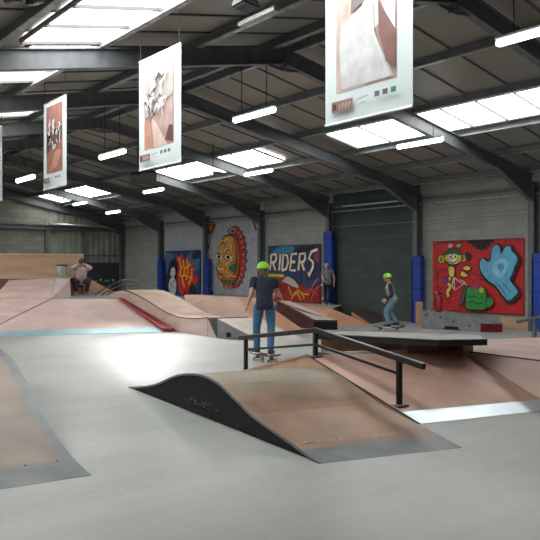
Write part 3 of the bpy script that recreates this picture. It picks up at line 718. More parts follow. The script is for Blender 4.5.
# black-sided hump in the foreground
A = F(320.3, 463.6); B = F(129.2, 387.4); C = F(462.6, 447.6)
pts = [(306.7,453.9),(295.6,445.6),(280.7,435.4),(266,425),(251,414),(240,403),(230,393.5),(220,384),(208.9,377.4),(199.6,374.6),(190.4,373.9),(181,374.5),(171.9,377.4),(160.7,382.6),(147.8,386.1)]
prof = [(0,0)] + [VP(x,y,A,B) for x,y in pts] + [((B-A).length, 0)]
t, P, u = wave('hump_ramp', 'low hump ramp with a black side and brown riding surface in the foreground', A, B, C-A, smooth_prof(prof,2), M['humptop'], M['black'], plate=M['plate'], nplate=3, edge=M['plate'])
wv = C-A; wn_ = wv.normalized()
hs = [VP(189.5,408.5,A,B)[0], VP(211,417,A,B)[0]]
m = MB(); a = A+u*hs[1]-wn_*.004; b = A+u*hs[0]-wn_*.004
m.prism([a+Z3*.01, b+Z3*.01, b+Z3*.075, a+Z3*.075], -wn_*.003, M['blackflat']); m.build('vent_hole', t)
m = MB(); random.seed(3)
for i in range(26):                      # pale scuffs on the side
    s = random.choice([random.uniform(hs[1]-.05, hs[0]+.1)]*2 + [random.uniform(.5, 3.2)]); z = random.uniform(.02,.1) if s < 1.5 else random.uniform(.08,.16)
    q = A+u*s-wn_*.003+Z3*z; m.prism([q, q+u*random.uniform(.01,.04), q+u*.02+Z3*random.uniform(.006,.018)], -wn_*.001, M['grey'])
m.build('scuff', t)
m = MB()                                 # chalk marks above the foot plate
for i in range(34):
    f = random.uniform(.02,.36) if i < 22 else random.uniform(.5,.95); q = P[4].lerp(P[5],.3) + wv*f + Z3*.003 + u*random.uniform(-.02,.02)
    m.prism([q, q+wn_*random.uniform(.012,.04), q+wn_*.015+u*.012], Z3*.001, mat('chalk', (210,196,150)))
m.build('chalk_mark', t)

# copper-coloured pyramid behind it
E1 = F(420,424.3); E2 = F(556,409.4); PK = F(307,355,.474); T2 = F(462,351,.474); T3 = F(585,366.5,.474)
t = thing('pyramid_ramp', 'wide copper-coloured bank with a bright steel foot strip at the right', 'ramp', tuple((E1+E2)/2), group='skate ramps')
ue = (PK-E1); ue.z = 0; ue = ue.normalized()
BK = E1 + ue*3.9; BK2 = BK + VV*1.0
f = .285/1.956*1.0
def onb(P0, P1, k): return P0.lerp(P1, k)
m = MB(); slab(m, [onb(E1,PK,.145), onb(E2,T2,.145), T2, PK], .016, M['plypink']); m.build('riding_surface', t)
m = MB(); slab(m, [E1+Z3*.004, E2+Z3*.004, onb(E2,T2,.145)+Z3*.002, onb(E1,PK,.145)+Z3*.002], .008, M['plate_bright']); m.build('foot_plate', t)
m = MB()
for a, b in ((E1,PK),(PK,BK)):
    m.prism([Vector((a.x,a.y,0)), Vector((b.x,b.y,0)), Vector((b.x,b.y,max(.001,b.z-.01))), Vector((a.x,a.y,max(.001,a.z-.01)))], VV*.02, M['plytan'])
m.build('side_panel', t)
m = MB(); m.bar(onb(E1,PK,.0)+Z3*.003, PK+Z3*.003, .014, .01, M['darkply']); m.bar(PK+Z3*.002, BK+Z3*.004, .02, .02, M['plytan']); m.build('edge_strip', t)
m = MB(); slab(m, [PK, PK.lerp(T2,.5), BK2, BK], .016, M['plybrown']); m.build('riding_surface', t)
CP = PK.lerp(F(407.5,352,.474), 1.0)
m = MB(); m.tube([PK+VV*.1+Z3*.012, CP+Z3*.012], .02, M['coping'], 8); m.build('coping', t)
T3b = T3 + VV*1.6; T2b = T2 + UU*1.15
# raised platform and its inner bank on the right
t2 = thing('corner_bank', 'pinkish corner bank and flat platform beside the steel foot strip at the right edge', 'ramp', tuple(E2), group='skate ramps')
m = MB(); slab(m, [E2, T2, T3], .016, M['ply']); m.build('riding_surface', t2)
m = MB(); pl = [T2, T3, T3b, T2b+VV*2.9, T2b]; m.prism([p-Z3*.02 for p in pl], Z3*.02, mat('pink_grey_ply', (190,160,148), (170,142,132), rough=.6, scale=2)); m.build('platform', t2)
m = MB(); body(m, pl, M['plytan']); body(m, [E2, T3, T2], M['plytan']); m.build('skirt', t2)
m = MB(); m.bar(T2+Z3*.003, T3+Z3*.003, .02, .012, M['edge']); m.bar(E2+Z3*.006, T2+Z3*.006, .03, .008, M['plytan']); m.build('seam', t2)

# grind ledge with a floating top
ZD = .685
c = [F(316,333.6,ZD), F(438,340.0,ZD), F(486.5,339.2,ZD), F(480,334.4,ZD), F(345,330.6,ZD)]
t = thing('grind_box', 'low grey-topped table box with dark steel edges behind the copper bank', 'grind box', tuple(F(438,357,.45)), group='ledges and boxes')
m = MB(); m.prism([p - Z3*.03 for p in c], Z3*.03, M['deck']); m.build('top', t)
m = MB()
for i in range(len(c)):
    a, b = c[i], c[(i+1)%len(c)]; m.bar(a-Z3*.034, b-Z3*.034, .02, .075, M['edge'])
    m.bar(a-Z3*.0, b-Z3*.0, .045, .008, M['plate'])
m.build('edging', t)
m = MB()
n_ = (E2-E1).cross(PK-E1)
def on_bank(px, py):
    q = (px-270.0)/FPX; d = Vector((S_+q*C_, C_-q*S_, (270.0-py)/FPX)); return Vector((0,0,EYE)) + d*((E1-Vector((0,0,EYE))).dot(n_)/d.dot(n_))
pd = [RD(.66,9.25), RD(1.72,8.95), on_bank(438,356.5), on_bank(461,356), RD(2.38,8.85), RD(2.56,9.0), RD(2.5,9.15), RD(1.2,9.55)]
m.prism([Vector((p.x,p.y,.30)) for p in pd], Z3*(ZD-.07-.30), M['plybrown']); m.build('base', t)

# handrail over the pyramid
def on_plane(px, py, P0, P1, P2):
    n = (P1-P0).cross(P2-P0); q = (px-270.0)/FPX; d = Vector((S_+q*C_, C_-q*S_, (270.0-py)/FPX)); o = Vector((0,0,EYE))
    return o + d*((P0-o).dot(n)/d.dot(n))
b3 = on_plane(399.3, 405.5, E1, E2, PK); b2 = PK + VV*.08 - ue*.05; b2.z = .46
dirr = (b3-b2); dirr.z = 0
b1 = b2 - dirr*1.13; b1.z = 0
def up_at(b, py):
    d = b.x*S_ + b.y*C_; return Vector((b.x, b.y, EYE-(py-270)/FPX*d))
h1, h2, h3 = up_at(b1, 337.4), up_at(b2, 330.3), up_at(b3, 358.5)
k1, k2, k3 = up_at(b1, 349.5), up_at(b2, 344.5), up_at(b3, 373.5)
e1 = h1 - (h2-h1).normalized()*.17; e3 = h3 + (h3-h2).normalized()*.36
t = thing('grind_rail', 'black steel rail bent over the copper bank behind the hump ramp', 'rail', tuple(Vector((b2.x,b2.y,0))), group='rails')
m = MB(); m.bar(e1, h2, .052, .055, M['rail']); m.bar(h2, e3, .052, .055, M['rail']); m.build('top_rail', t, bevel=.006)
m = MB()
for a, b in ((e1,h2),(h2,e3)): m.bar(a+Z3*.0325, b+Z3*.0325, .03, .003, M['railtop'])
m.build('worn_top', t)
m = MB(); m.bar(k1, k2, .03, .03, M['rail']); m.bar(k2, k3, .03, .03, M['rail']); m.build('middle_rail', t)
for b, h in ((b1,h1),(b2,h2),(b3,h3)):
    m = MB(); m.bar(b, h-Z3*.02, .046, .046, M['rail'], up=dirr); po = m.build('post', t)
    m = MB(); m.prism([b+dirr.normalized()*sx*.07+Vector((-dirr.y,dirr.x,0)).normalized()*sy*.07 - Z3*.01 for sx,sy in ((-1,-1),(1,-1),(1,1),(-1,1))], Z3*.022, M['plate']); m.build('base_plate', po)

# rail at the right edge
t = thing('grind_rail', 'grey steel rail cut by the right edge of the view', 'rail', tuple(F(534.5,343)), group='rails')
a, b = F(518,321.8,.52), F(575,308.5,.52)
m = MB(); m.tube([a, b], .035, M['plate'], 10); m.build('top_rail', t)
pp = F(534.5,317.9,.52); m = MB(); m.bar(Vector((pp.x,pp.y,0)), pp, .06, .06, M['steel'], up=(1,0,0)); m.build('post', t)
qq = F(570,309.6,.52); m = MB(); m.bar(Vector((qq.x,qq.y,0)), qq, .06, .06, M['steel'], up=(1,0,0)); m.build('post', t)
m = MB(); m.bar(Vector((pp.x,pp.y,.24)), Vector((qq.x,qq.y,.24)), .04, .04, M['plate']); m.build('middle_rail', t)

# ---- left bank complex
Q0, Q1 = F(-26,337.3), F(163.5,332); t0, t1 = F(51,299,.7), F(118,299,.7)
t = thing('bank_ramp', 'broad pink bank with a bluish steel foot strip at the left', 'ramp', tuple((Q0+Q1)/2), group='skate ramps')
Ql, tl = F(-170,342), F(-70,298.4,.7)
m = MB(); slab(m, [onb(Q0,t0,.13), onb(Q1,t1,.13), t1, t0], .02, M['plyleft']); m.build('riding_surface', t)
m = MB(); slab(m, [onb(Ql,tl,.13), onb(Q0,t0,.13), t0, tl], .02, M['ply']); m.build('riding_surface', t)
m = MB(); slab(m, [Q0+Z3*.01, Q1+Z3*.01, onb(Q1,t1,.13)+Z3*.006, onb(Q0,t0,.13)+Z3*.006], .012, M['plate_blue'])
slab(m, [Ql+Z3*.01, Q0+Z3*.01, onb(Q0,t0,.13)+Z3*.006, onb(Ql,tl,.13)+Z3*.006], .012, M['plate_blue']); m.build('foot_plate', t)
m = MB(); m.bar(Q0+Z3*.008, t0+Z3*.008, .04, .01, M['grey']); m.build('seam', t)
m = MB(); body(m, [Q0,Q1,t1,t0], M['plytan']); body(m, [Ql,Q0,t0,tl], M['plytan']); m.build('skirt', t)
pl = [t0, t1, F(106,293.8,.7), F(71,293.8,.7)]
m = MB(); m.prism([p-Z3*.02 for p in pl], Z3*.021, mat('grey_green_decking', (128,134,128), (110,116,110))); m.build('platform', t)
m = MB(); body(m, pl, M['plytan']); m.build('skirt', t)
# upper bank and deck
u0, u1 = F(11,277.9,1.25), F(55.5,278,1.25); u2 = F(70,279,1.22); l2 = F(71,297,.7); l0 = F(-7,298.2,.7)
t = thing('upper_bank', 'steep pale bank leading up to the wooden deck at the far left', 'ramp', tuple(t0), group='skate ramps')
m = MB(); slab(m, [l0, t0, u1, u0], .02, M['ply']); m.build('riding_surface', t)
m = MB(); slab(m, [t0, l2, u2, u1], .02, M['plyleft']); m.build('riding_surface', t)
m = MB(); m.bar(t0+Z3*.008, u1+Z3*.008, .06, .012, M['palegrey']); m.build('seam', t)
m = MB(); body(m, [l0,t0,u1,u0], M['redwood']); body(m, [t0,l2,u2,u1], M['plytan']); m.build('skirt', t)
dk = [RD(-.47*22.4,22.4,1.25), RD((70-270)/FPX*22.3,22.3,1.25), RD((72.5-270)/FPX*24.7,24.7,1.25), RD(-.47*24.7,24.7,1.25)]
t = thing('deck_platform', 'raised deck with a dark red-brown front behind the steep pale bank', 'platform', tuple(dk[1].xy)+(0,))
m = MB(); m.prism([p-Z3*.03 for p in dk], Z3*.03, M['palegrey']); m.build('deck', t)
m = MB(); body(m, dk, M['redwood']); m.build('front_panel', t)
t = thing('backing_board', 'long varnished plywood board with a pale top rail behind the deck', 'board', tuple(dk[2]))
a, b = RD(-.47*24.6,24.6,1.25), RD((83.5-270)/FPX*24.6,24.6,1.25)
m = MB(); m.prism([a, b, b+Z3*.76, a+Z3*.79], (b-a).cross(Z3).normalized()*-.03, M['plyboard']); m.build('board', t)
m = MB(); m.bar(a+Z3*.81, b+Z3*.78, .1, .05, mat('pale_timber', (214,192,150))); m.build('top_rail', t)
for px in (-30,10,52,82):
    q = RD((px-270)/FPX*24.68,24.68,0); m = MB(); m.bar(q, q+Z3*1.98, .07, .05, M['darkply'], up=(1,0,0)); m.build('post', t)
# bin
q = RD((62-270)/FPX*24.1,24.1,1.25); t = thing('litter_bin', 'pale green litter bin standing on the deck before the plywood board', 'bin', tuple(q))
m = MB(); m.tube([q, q+Z3*.02, q+Z3*.4], [.13,.135,.17], M['bin'], 16); m.build('bucket', t, smooth=True)
m = MB(); m.tube([q+Z3*.385, q+Z3*.43], [.178,.178], M['bindark'], 16); m.build('rim', t)
# orange kicker behind the crouching photographer
a = Dp(97,293.5,24.9); b = Dp(72,293.5,25.2)
t, _, _ = wave('small_kicker', 'small orange wedge ramp behind the crouching person', Vector((a.x,a.y,0)), Vector((b.x,b.y,0)), VV*.7, [(0,.68),(.05,.7),((b-a).length,1.13)], M['plyorange'], M['plyorange'])
# stair rail between bank and wave
t = thing('stair_rail', 'thin double steel rail climbing past the far corner above the banks', 'rail', tuple(Dp(96,296,21.6).xy)+(0,), group='rails')
for dz, r in ((0,.022),(-.14,.016)):
    m = MB(); m.tube([Dp(94,295.5,23)+Z3*dz, Dp(106,287.6,22.4)+Z3*dz, Dp(122,280,21.6)+Z3*dz, Dp(139,281,21.2)+Z3*dz], r, M['plate'], 8); m.build('rail_bar', t)
for px, py, d in ((96,294.4,22.9),(110,285.6,22.2),(123,280,21.6),(136,280.8,21.25)):
    q = Dp(px,py,d); m = MB(); m.tube([Vector((q.x,q.y,0)), q], .018, M['plate'], 8); m.build('post', t)

# red sloping curb
t = thing('red_curb', 'red painted sloping curb between the pink bank and the wave ramp', 'curb', tuple(Q1), group='ledges and boxes')
Qr = F(173.5,332); tr = t1 + (Qr-Q1)*.55
m = MB(); vs = [Q1, Qr, tr-Z3*.0, t1-Z3*0.0, Q1+Z3*.09, Qr+Z3*.09, tr+Z3*.03, t1+Z3*.03]
vs[2] = Vector((tr.x,tr.y,tr.z-.1)); vs[3] = Vector((t1.x,t1.y,t1.z-.1))
m.raw(vs, [[0,1,2,3],[4,7,6,5],[0,4,5,1],[1,5,6,2],[2,6,7,3],[3,7,4,0]], M['red']); m.build('slope_board', t)
m = MB(); m.bar(Q1+Z3*.092, t1+Z3*.032, .03, .01, mat('pale_red', (196,110,108))); m.build('edge_strip', t)

# wave ramp
A, B = F(216.5,337.8), F(184,333)
pts = [(208,317.5),(200,318.2),(193,318.2),(186,317.8),(178,316.6),(166.7,312.3),(160,308.5),(153,304),(146,299.6),(140,296.3),(133,292.6),(128,290.8),(122,289.9),(114,291.5),(107,295)]
prof = [VP(x,y,A,B) for x,y in pts]
wv = VV*.95
t, P, u = wave('wave_ramp', 'pale wave-shaped ramp with plywood side, right of the red curb', A, B, wv, prof, mat('pale_tan_ply', (208,178,152), (188,158,136), rough=.5, scale=2), M['ply'], endmat=M['darkgrey'], edge=M['edge'], far=M['coping'])
m = MB(); a = P[0]; m.prism([Vector((A.x,A.y,0)), Vector((a.x,a.y,0)), a-Z3*.02], VV*.02, M['ply']); m.prism([Vector((A.x,A.y,0)), Vector((A.x,A.y,0))+wv, a+wv-Z3*.02, a-Z3*.02], u*.01, M['darkgrey']); m.build('toe_panel', t)
# kicker
A3, B3 = F(261,341), F(217.5,338.1)
t, P3, u3 = wave('kicker_ramp', 'small wedge kicker with a grey side and pale top, ahead of the wave ramp', A3, B3, wv*1.02, [(0,0),((B3-A3).length,.43)], M['palegrey'], M['grey'], endmat=M['grey'])
q = B3 + (A3-B3).normalized()*.25 + Z3*.04 - VV*.002
m = MB(); m.prism([q, q+(A3-B3).normalized()*.12, q+(A3-B3).normalized()*.12+Z3*.1, q+Z3*.1], -VV*.004, M['blackflat']); m.build('vent_hole', t)
# hip bank behind the wave
TL, TR = RD(-2.42,20.2,.8), RD(-.80,18.4,.78); BL = RD(-.22,16.3,.02); BR = F(306,331.5); BLL = RD(-2.2,18.75,.3)
t = thing('hip_bank', 'tan hip-shaped bank between the wave ramp and the mask mural', 'ramp', tuple(BL), group='skate ramps')
m = MB(); slab(m, [BLL, BL, TR, TL], .02, mat('tan_orange_ply', (194,163,142), (174,145,126), rough=.55, scale=2)); m.build('riding_surface', t)
m = MB(); m.prism([p-Z3*.02 for p in (BL, BR, TR)], Z3*.02, M['plyorange']); m.build('riding_surface', t)
TRb, TLb = TR+VV*.5, TL+VV*.5
m = MB(); m.prism([p-Z3*.02 for p in (TL,TR,TRb,TLb)], Z3*.02, M['plybrown']); m.prism([p-Z3*.02 for p in (TR,BR,TRb)], Z3*.02, M['plyorange']); m.build('platform', t)
m = MB(); body(m, [BLL,BL,BR,TRb,TLb,TL], M['plytan']); m.build('skirt', t)
# maroon-sided hubba
n0, n1 = F(314,329.6), F(337.5,329.9)
g = [Vector((n0.x,n0.y,.225)), Vector((n1.x,n1.y,.225)), Dp(290,301,20.2), Dp(276.5,300.4,19.8)]
t = thing('sloping_ledge', 'pale-topped sloping ledge with a maroon side, behind the helmeted skater', 'ledge', tuple(n0), group='ledges and boxes')
m = MB(); slab(m, g, .03, M['palegrey']); m.build('top', t)
m = MB(); body(m, [g[0],g[3]], M['maroon']); body(m, [g[3],g[2],g[1]], M['maroon']); m.build('side_panel', t)
m = MB(); body(m, [g[0],g[1]], M['blackmetal']); m.build('end_panel', t)
m = MB(); m.bar(g[0], g[3], .05, .045, mat('maroon_steel', (110,50,48), rough=.4)); m.bar(g[0], g[1], .04, .04, M['maroon']); m.build('edging', t)
# orange bank and back platform
k0, k1 = F(303,306,.4), F(331.5,308.6,.4); k2, k3 = F(371,324.8), F(322,326)
t = thing('orange_bank', 'orange plywood bank below the boy in the grey T-shirt', 'ramp', tuple(k2), group='skate ramps')
m = MB(); slab(m, [k3, k2, k1, k0], .02, M['plyorange']); m.build('riding_surface', t)
m = MB(); body(m, [k3,k2,k1,k0], M['plytan']); m.build('skirt', t)
t = thing('back_platform', 'pale low platform against the long wall behind the orange bank', 'platform', (15.0, 17.5, 0))
e0 = Vector((15.8, k1.y+1.3, .4)); e1_ = Vector((15.8, 21.5, .4)); e2_ = Vector((k0.x-.6, k0.y+1.8, .4))
pl = [k0, k1, e0, e1_, e2_]
m = MB(); m.prism([p-Z3*.025 for p in pl], Z3*.025, mat('pale_brown_decking', (176,160,144), (158,142,128))); m.build('deck', t)
m = MB(); body(m, pl, M['darkgrey']); m.build('skirt', t)
# dark kicker
a, b = F(371.5,324), F(351,322.2)
t, _, _ = wave('dark_kicker', 'dark brown wedge kicker with an orange side, left of the far skater', a, b, F(386.5,320.6)-F(371.5,324), [(0,0),((b-a).length,.325)], M['darkply'], M['plyorange'], endmat=M['blackmetal'])
# long grey bench ledge under the red mural
a0, a1 = F(422,328.4), F(480.5,332.2); wv = RD(.56,.06)
a2 = F(502.5,332.2)
t = thing('grey_wedge_ledge', 'grey bench-like wedge with a red end under the red mural', 'ledge', tuple((a0+a1)/2), group='ledges and boxes')
gb = [Vector((a0.x,a0.y,.47)), Vector((a1.x,a1.y,.225)), Vector((a2.x,a2.y,.225)), Vector((a0.x,a0.y,.47))+wv]
m = MB(); slab(m, gb, .03, M['grey']); m.build('top', t)
m = MB(); body(m, [gb[0],gb[1]], M['grey']); body(m, [gb[2],gb[3],gb[0]], M['grey']); m.build('side_panel', t)
m = MB(); body(m, [gb[1],gb[2]], M['red']); m.build('end_panel', t)
ud = (a1-a0).normalized(); nn = ud.cross(Z3)
nn = -nn if nn.dot(RD(0,1)) > 0 else nn
m = MB(); q = a0+ud*.62+nn*.004; m.prism([q+Z3*.02, q+ud*.45+Z3*.02, q+ud*.4+Z3*.1, q+ud*.05+Z3*.1], nn*.004, M['blackflat']); m.build('slot', t)
for f, z in ((.07,.36),(.33,.3),(.56,.22),(.82,.14)):
    q = a0.lerp(a1,f)+nn*.003+Z3*z; m = MB(); m.tube([q, q+nn*.012], .025, M['blackmetal'], 8); m.build('bolt', t)
# extinguisher on it
q = Vector((a0.x,a0.y,.455)) + ud*.22 + wv*.45
q.z = .43
t = thing('fire_extinguisher', 'red fire extinguisher standing on the grey wedge at the left of the red mural', 'fire extinguisher', tuple(q))
m = MB(); m.tube([q+Z3*.0, q+Z3*.02, q+Z3*.34, q+Z3*.4, q+Z3*.43], [.07,.085,.085,.06,.025], M['extred'], 16); m.build('cylinder', t, smooth=True)
m = MB(); m.bar(q+Z3*.44, q+Z3*.47+RD(.09,0), .03, .03, M['blackmetal']); m.tube([q+Z3*.42, q+Z3*.5], .018, M['blackmetal'], 8); m.build('handle', t)
m = MB(); m.tube([q+Z3*.45, q+Z3*.43+RD(-.09,-.02), q+Z3*.25+RD(-.12,-.03), q+Z3*.1+RD(-.1,-.03)], .012, M['blackmetal'], 8); m.build('hose', t)
# plywood offcut and wall strip
q = RD((419.5-270)/FPX*19.3,19.3); o = tag(MB(), '', '') if False else None
m = MB(); m.prism([q+RD(-.1,0), q+RD(.1,0), q+RD(.1,.03)+Z3*.64, q+RD(-.1,.03)+Z3*.64], RD(0,.03), M['plytan']); o = m.build('plywood_offcut'); center(o); tag(o, 'narrow upright piece of tan plywood beside the blue pad left of the grey wedge', 'board')
m = MB(); ya, yb = WL(531,330,16.0).y, WL(500,330,16.0).y; m.box((XW-.1, ya, 0), (XW-.04, yb, .3), M['plytan']); o = m.build('plywood_kickboard'); center(o); tag(o, 'low tan board along the wall foot below the right end of the red mural', 'board')

# pipe and beam on the far wall
t = thing('wall_beam', 'dark steel beam crossing the far wall at head height of the ribbed cladding', 'beam', (11, YE-.2, 3.3))
m = MB(); ibeam(m, (2.0, YE-.12, 3.42), (15.85, YE-.12, 3.42), .2, .14, (0,0,1), M['steel']); m.build('beam', t)
m = MB(); m.box((12.2, YE-.14, 0), (12.34, YE-.02, 3.3), M['steel']); m.build('post', t)
m = MB(); m.box((14.0, YE-.14, 0), (14.1, YE-.05, 3.3), M['steel']); m.build('post', t)
m = MB(); m.box((12.34, YE-.1, 2.15), (15.8, YE-.05, 2.22), M['steel']); m.build('cross_bar', t)
t = thing('silver_duct', 'silver pipe running along the beam on the ribbed far wall', 'pipe', (14, YE-.3, 3.5))
m = MB(); m.tube([(12.3, YE-.3, 3.56), (14.8, YE-.3, 3.56), (15.3, YE-.3, 3.5), (15.65, YE-.3, 3.36)], .055, M['pipe'], 12); m.build('pipe', t, smooth=True)
for x in (12.6, 14.4): m = MB(); m.box((x-.02, YE-.34, 3.48), (x+.02, YE-.1, 3.51), M['steel']); m.build('clip', t)
# wire line and its rail over the dark wall bay
m = MB(); m.tube([(XW-.35, Y0+.0, 2.86), (XW-.35, Y0+2*BAY, 2.86)], .008, mat('net_line', (120,126,126)), 6); o = m.build('net_cable'); center(o); tag(o, 'thin pale wire stretched along the long wall above the murals', 'wire')
a, b = WL(398,200.5,15.6), WL(343,207,15.6); z = (a.z+b.z)/2
m = MB(); m.tube([(15.6, a.y, z), (15.6, b.y, z)], .022, mat('white_pole', (180,200,200), rough=.3), 8)
for y in (a.y+.3, b.y-.3): m.bar((15.6,y,z), (16.1,y,z), .03, .03, M['steel'])
o = m.build('net_pole'); center(o); tag(o, 'pale horizontal pole high on the dark wall bay', 'pole')

# ---------------------------------------------------------------- people
def skin_mesh(verts, edges, root=0, sub=2):
    """verts: list of (co, radius or (rx,ry))"""
    me = bpy.data.meshes.new('tmp'); me.from_pydata([tuple(v[0]) for v in verts], edges, [])
    o = bpy.data.objects.new('tmp', me); COL.objects.link(o)
    o.modifiers.new('s', 'SKIN')
    if not me.skin_vertices:
        bpy.context.view_layer.objects.active = o; bpy.ops.mesh.customdata_skin_add()
    for i, v in enumerate(verts):
        r = v[1]; sv = me.skin_vertices[0].data[i]; sv.radius = r if isinstance(r, tuple) else (r, r); sv.use_root = (i == root)
    o.modifiers['s'].use_smooth_shade = True; o.modifiers['s'].branch_smoothing = .3
    ss = o.modifiers.new('u', 'SUBSURF'); ss.levels = sub; ss.render_levels = sub
    dg = bpy.context.evaluated_depsgraph_get(); ev = o.evaluated_get(dg); m2 = ev.to_mesh()
    vs = [v.co.copy() for v in m2.vertices]; fs = [list(p.vertices) for p in m2.polygons]
    ev.to_mesh_clear(); bpy.data.objects.remove(o); bpy.data.meshes.remove(me)
    return vs, fs
def chain(pts):
    return pts, [(i, i+1) for i in range(len(pts)-1)]
class Fig:
    def __init__(s, name, label, loc, rotz, scale, J, col):
        s.mw = Matrix.Translation(Vector(loc)) @ Matrix.Rotation(rotz, 4, 'Z') @ Matrix.Scale(scale, 4)
        s.root = thing(name, label, 'person', loc, rotz, group='people in the hall')
        s.J = {k: Vector(v) for k, v in J.items()}; s.col = col
    def put(s, name, meshes, smooth=True, parent=None):
        m = MB()
        for vs, fs, mt in meshes: m.raw([s.mw @ Vector(v) for v in vs], fs, mt)
        return m.build(name, parent or s.root, smooth=smooth)
    def sk(s, verts, edges, mt, root=0, sub=2):
        v, f = skin_mesh(verts, edges, root, sub); return (v, f, mt)
    def hand(s, wrist, elbow, fwd=None, curl=.5, side=1):
        w = s.J[wrist]; d = (w - s.J[elbow]).normalized(); out = []
        nrm = Vector((side,0,0)); nrm = (nrm - d*nrm.dot(d)).normalized(); lat = d.cross(nrm).normalized()
        if fwd: lat = (Vector(fwd) - d*Vector(fwd).dot(d)).normalized(); nrm = lat.cross(d)*(1)
        v, e = chain([(w, .024), (w+d*.05, (.036,.018)), (w+d*.085, (.038,.016))]); out.append(s.sk(v, e, s.skin))
        for i, L in enumerate((.066,.076,.072,.056)):
            b = w + d*.075 + lat*(.028-.019*i); k = d*(1-curl*.3) - nrm*curl*.45*side; k.normalize(); k2 = (k*.7 - nrm*side*curl*.9).normalized()
            v, e = chain([(b, .0095), (b+k*L*.5, .009), (b+k*L*.5+k2*L*.5, .0075)]); out.append(s.sk(v, e, s.skin, sub=1))
        b = w + d*.03 + lat*.03; k = (d*.7+lat*.7).normalized(); v, e = chain([(b-lat*.01,.012),(b+k*.035,.011),(b+k*.035+d*.03,.0085)]); out.append(s.sk(v, e, s.skin, sub=1))
        return out
    def make(s, skin=(206,160,138), hair=(120,84,60), shirt=(32,38,54), trousers=(70,110,150), shoes=(50,50,54), sleeve='short', sleevecol=None, helmet=None, cap=None, look=0.0, fold=.02, longhair=False):
        J = s.J; s.skin = mat('skin_%d' % skin[0], skin, tuple(int(c*.94) for c in skin), rough=.5, scale=12)
        mh = mat('hair_%d_%d' % hair[:2], hair, rough=.7, scale=40); ms = mat('shirt_%d_%d_%d' % shirt, shirt, rough=.85, scale=14, bump=.3)
        mt = mat('trousers_%d_%d_%d' % trousers, trousers, rough=.8, scale=16, bump=.3); mo = mat('shoe_%d' % shoes[0], shoes, rough=.6)
        # body: torso, neck, arms and legs as one skeleton
        nm = ['pel','belly','chest','neck','headb','shL','elL','wrL','shR','elR','wrR','hipL','knL','anL','hipR','knR','anR']
        rad = [(.10,.08),(.095,.07),(.1,.07),.05,.06,.05,.04,.03,.05,.04,.03,.07,.05,.042,.07,.05,.042]
        hc = J['head']; J.setdefault('headb', J['neck'].lerp(hc, .6))
        V = [(J[n], r) for n, r in zip(nm, rad)]
        E = [(0,1),(1,2),(2,3),(3,4),(2,5),(5,6),(6,7),(2,8),(8,9),(9,10),(0,11),(11,12),(12,13),(0,14),(14,15),(15,16)]
        parts = [s.sk(V, E, s.skin)]
        for sd in 'LR':
            parts += s.hand('wr'+sd, 'el'+sd, side=(-1 if sd == 'L' else 1))
        # head with face
        R = Matrix.Rotation(look, 3, 'Z') @ Matrix.Rotation(-s.__dict__.get('nod',0), 3, 'X')
        b = MB(); b.ell(hc, .075, .095, .115, s.skin, 18, 14, R); b.ell(hc+R@Vector((0,.03,-.06)), .05, .062, .055, s.skin, 14, 10, R)
        b.ell(hc+R@Vector((0,.095,-.015)), .013, .02, .024, s.skin, 8, 6, R)
        for sx in (-1,1):
            b.ell(hc+R@Vector((sx*.076,0,-.01)), .012,.02,.03, s.skin, 8, 6, R); b.ell(hc+R@Vector((sx*.03,.083,.012)), .012,.008,.008, pm(WHT), 8, 6, R); b.ell(hc+R@Vector((sx*.03,.09,.012)), .006,.004,.006, pm(BLK), 6, 4, R)
            b.ell(hc+R@Vector((sx*.03,.086,.032)), .017,.006,.004, mh, 8, 4, R)
        b.ell(hc+R@Vector((0,.09,-.06)), .022,.008,.006, pm((168,92,86)), 8, 6, R)
        for k, mm in enumerate(b.mats):
            parts.append((b.v, [f for f, q in zip(b.f, b.m) if q == k], mm))
        s.put('body', parts)
        # hair
        b = MB(); b.ell(hc+R@Vector((0,-.016,.012)), .084,.1,.118, mh, 18, 10, R, zmin=-.25 if not longhair else -.75)
        if longhair: b.ell(hc+R@Vector((0,-.06,-.075)), .075,.05,.11, mh, 14, 10, R)
        s.put('hair', [(b.v, b.f, mh)])
        # shirt, lofted round the spine
        lat = (J['shR']-J['shL']).normalized()
        def ring(c, rx, ry, up, n=20):
            l = (lat - up*lat.dot(up)).normalized(); f = up.cross(l)
            return [c + l*rx*math.copysign(abs(math.cos(a))**.8, math.cos(a)) + f*ry*math.copysign(abs(math.sin(a))**.9, math.sin(a)) for a in [2*math.pi*k/n for k in range(n)]]
        def loft(rings, mm):
            n = len(rings[0]); vs = [v for r_ in rings for v in r_]; fs = []
            for a in range(len(rings)-1):
                for k in range(n): fs.append([a*n+k, a*n+(k+1)%n, (a+1)*n+(k+1)%n, (a+1)*n+k])
            fs.append(list(range(n))[::-1]); fs.append([len(vs)-n+k for k in range(n)])
            return (vs, fs, mm)
        def tb(pts, rr, mm, n=14):
            b_ = MB(); sp = spline([tuple(list(p_)+[r_]) for p_, r_ in zip(pts, rr)], 5)
            b_.tube([Vector(q_[:3]) for q_ in sp], [q_[3] for q_ in sp], mm, n); return (b_.v, b_.f, mm)
        pe, be, ch, nk = J['pel'], J['belly'], J['chest'], J['neck']; sm = (J['shL']+J['shR'])/2
        u0 = (be-pe).normalized(); u1 = (ch-pe).normalized(); u2 = (sm-be).normalized(); u3 = (nk-ch).normalized()
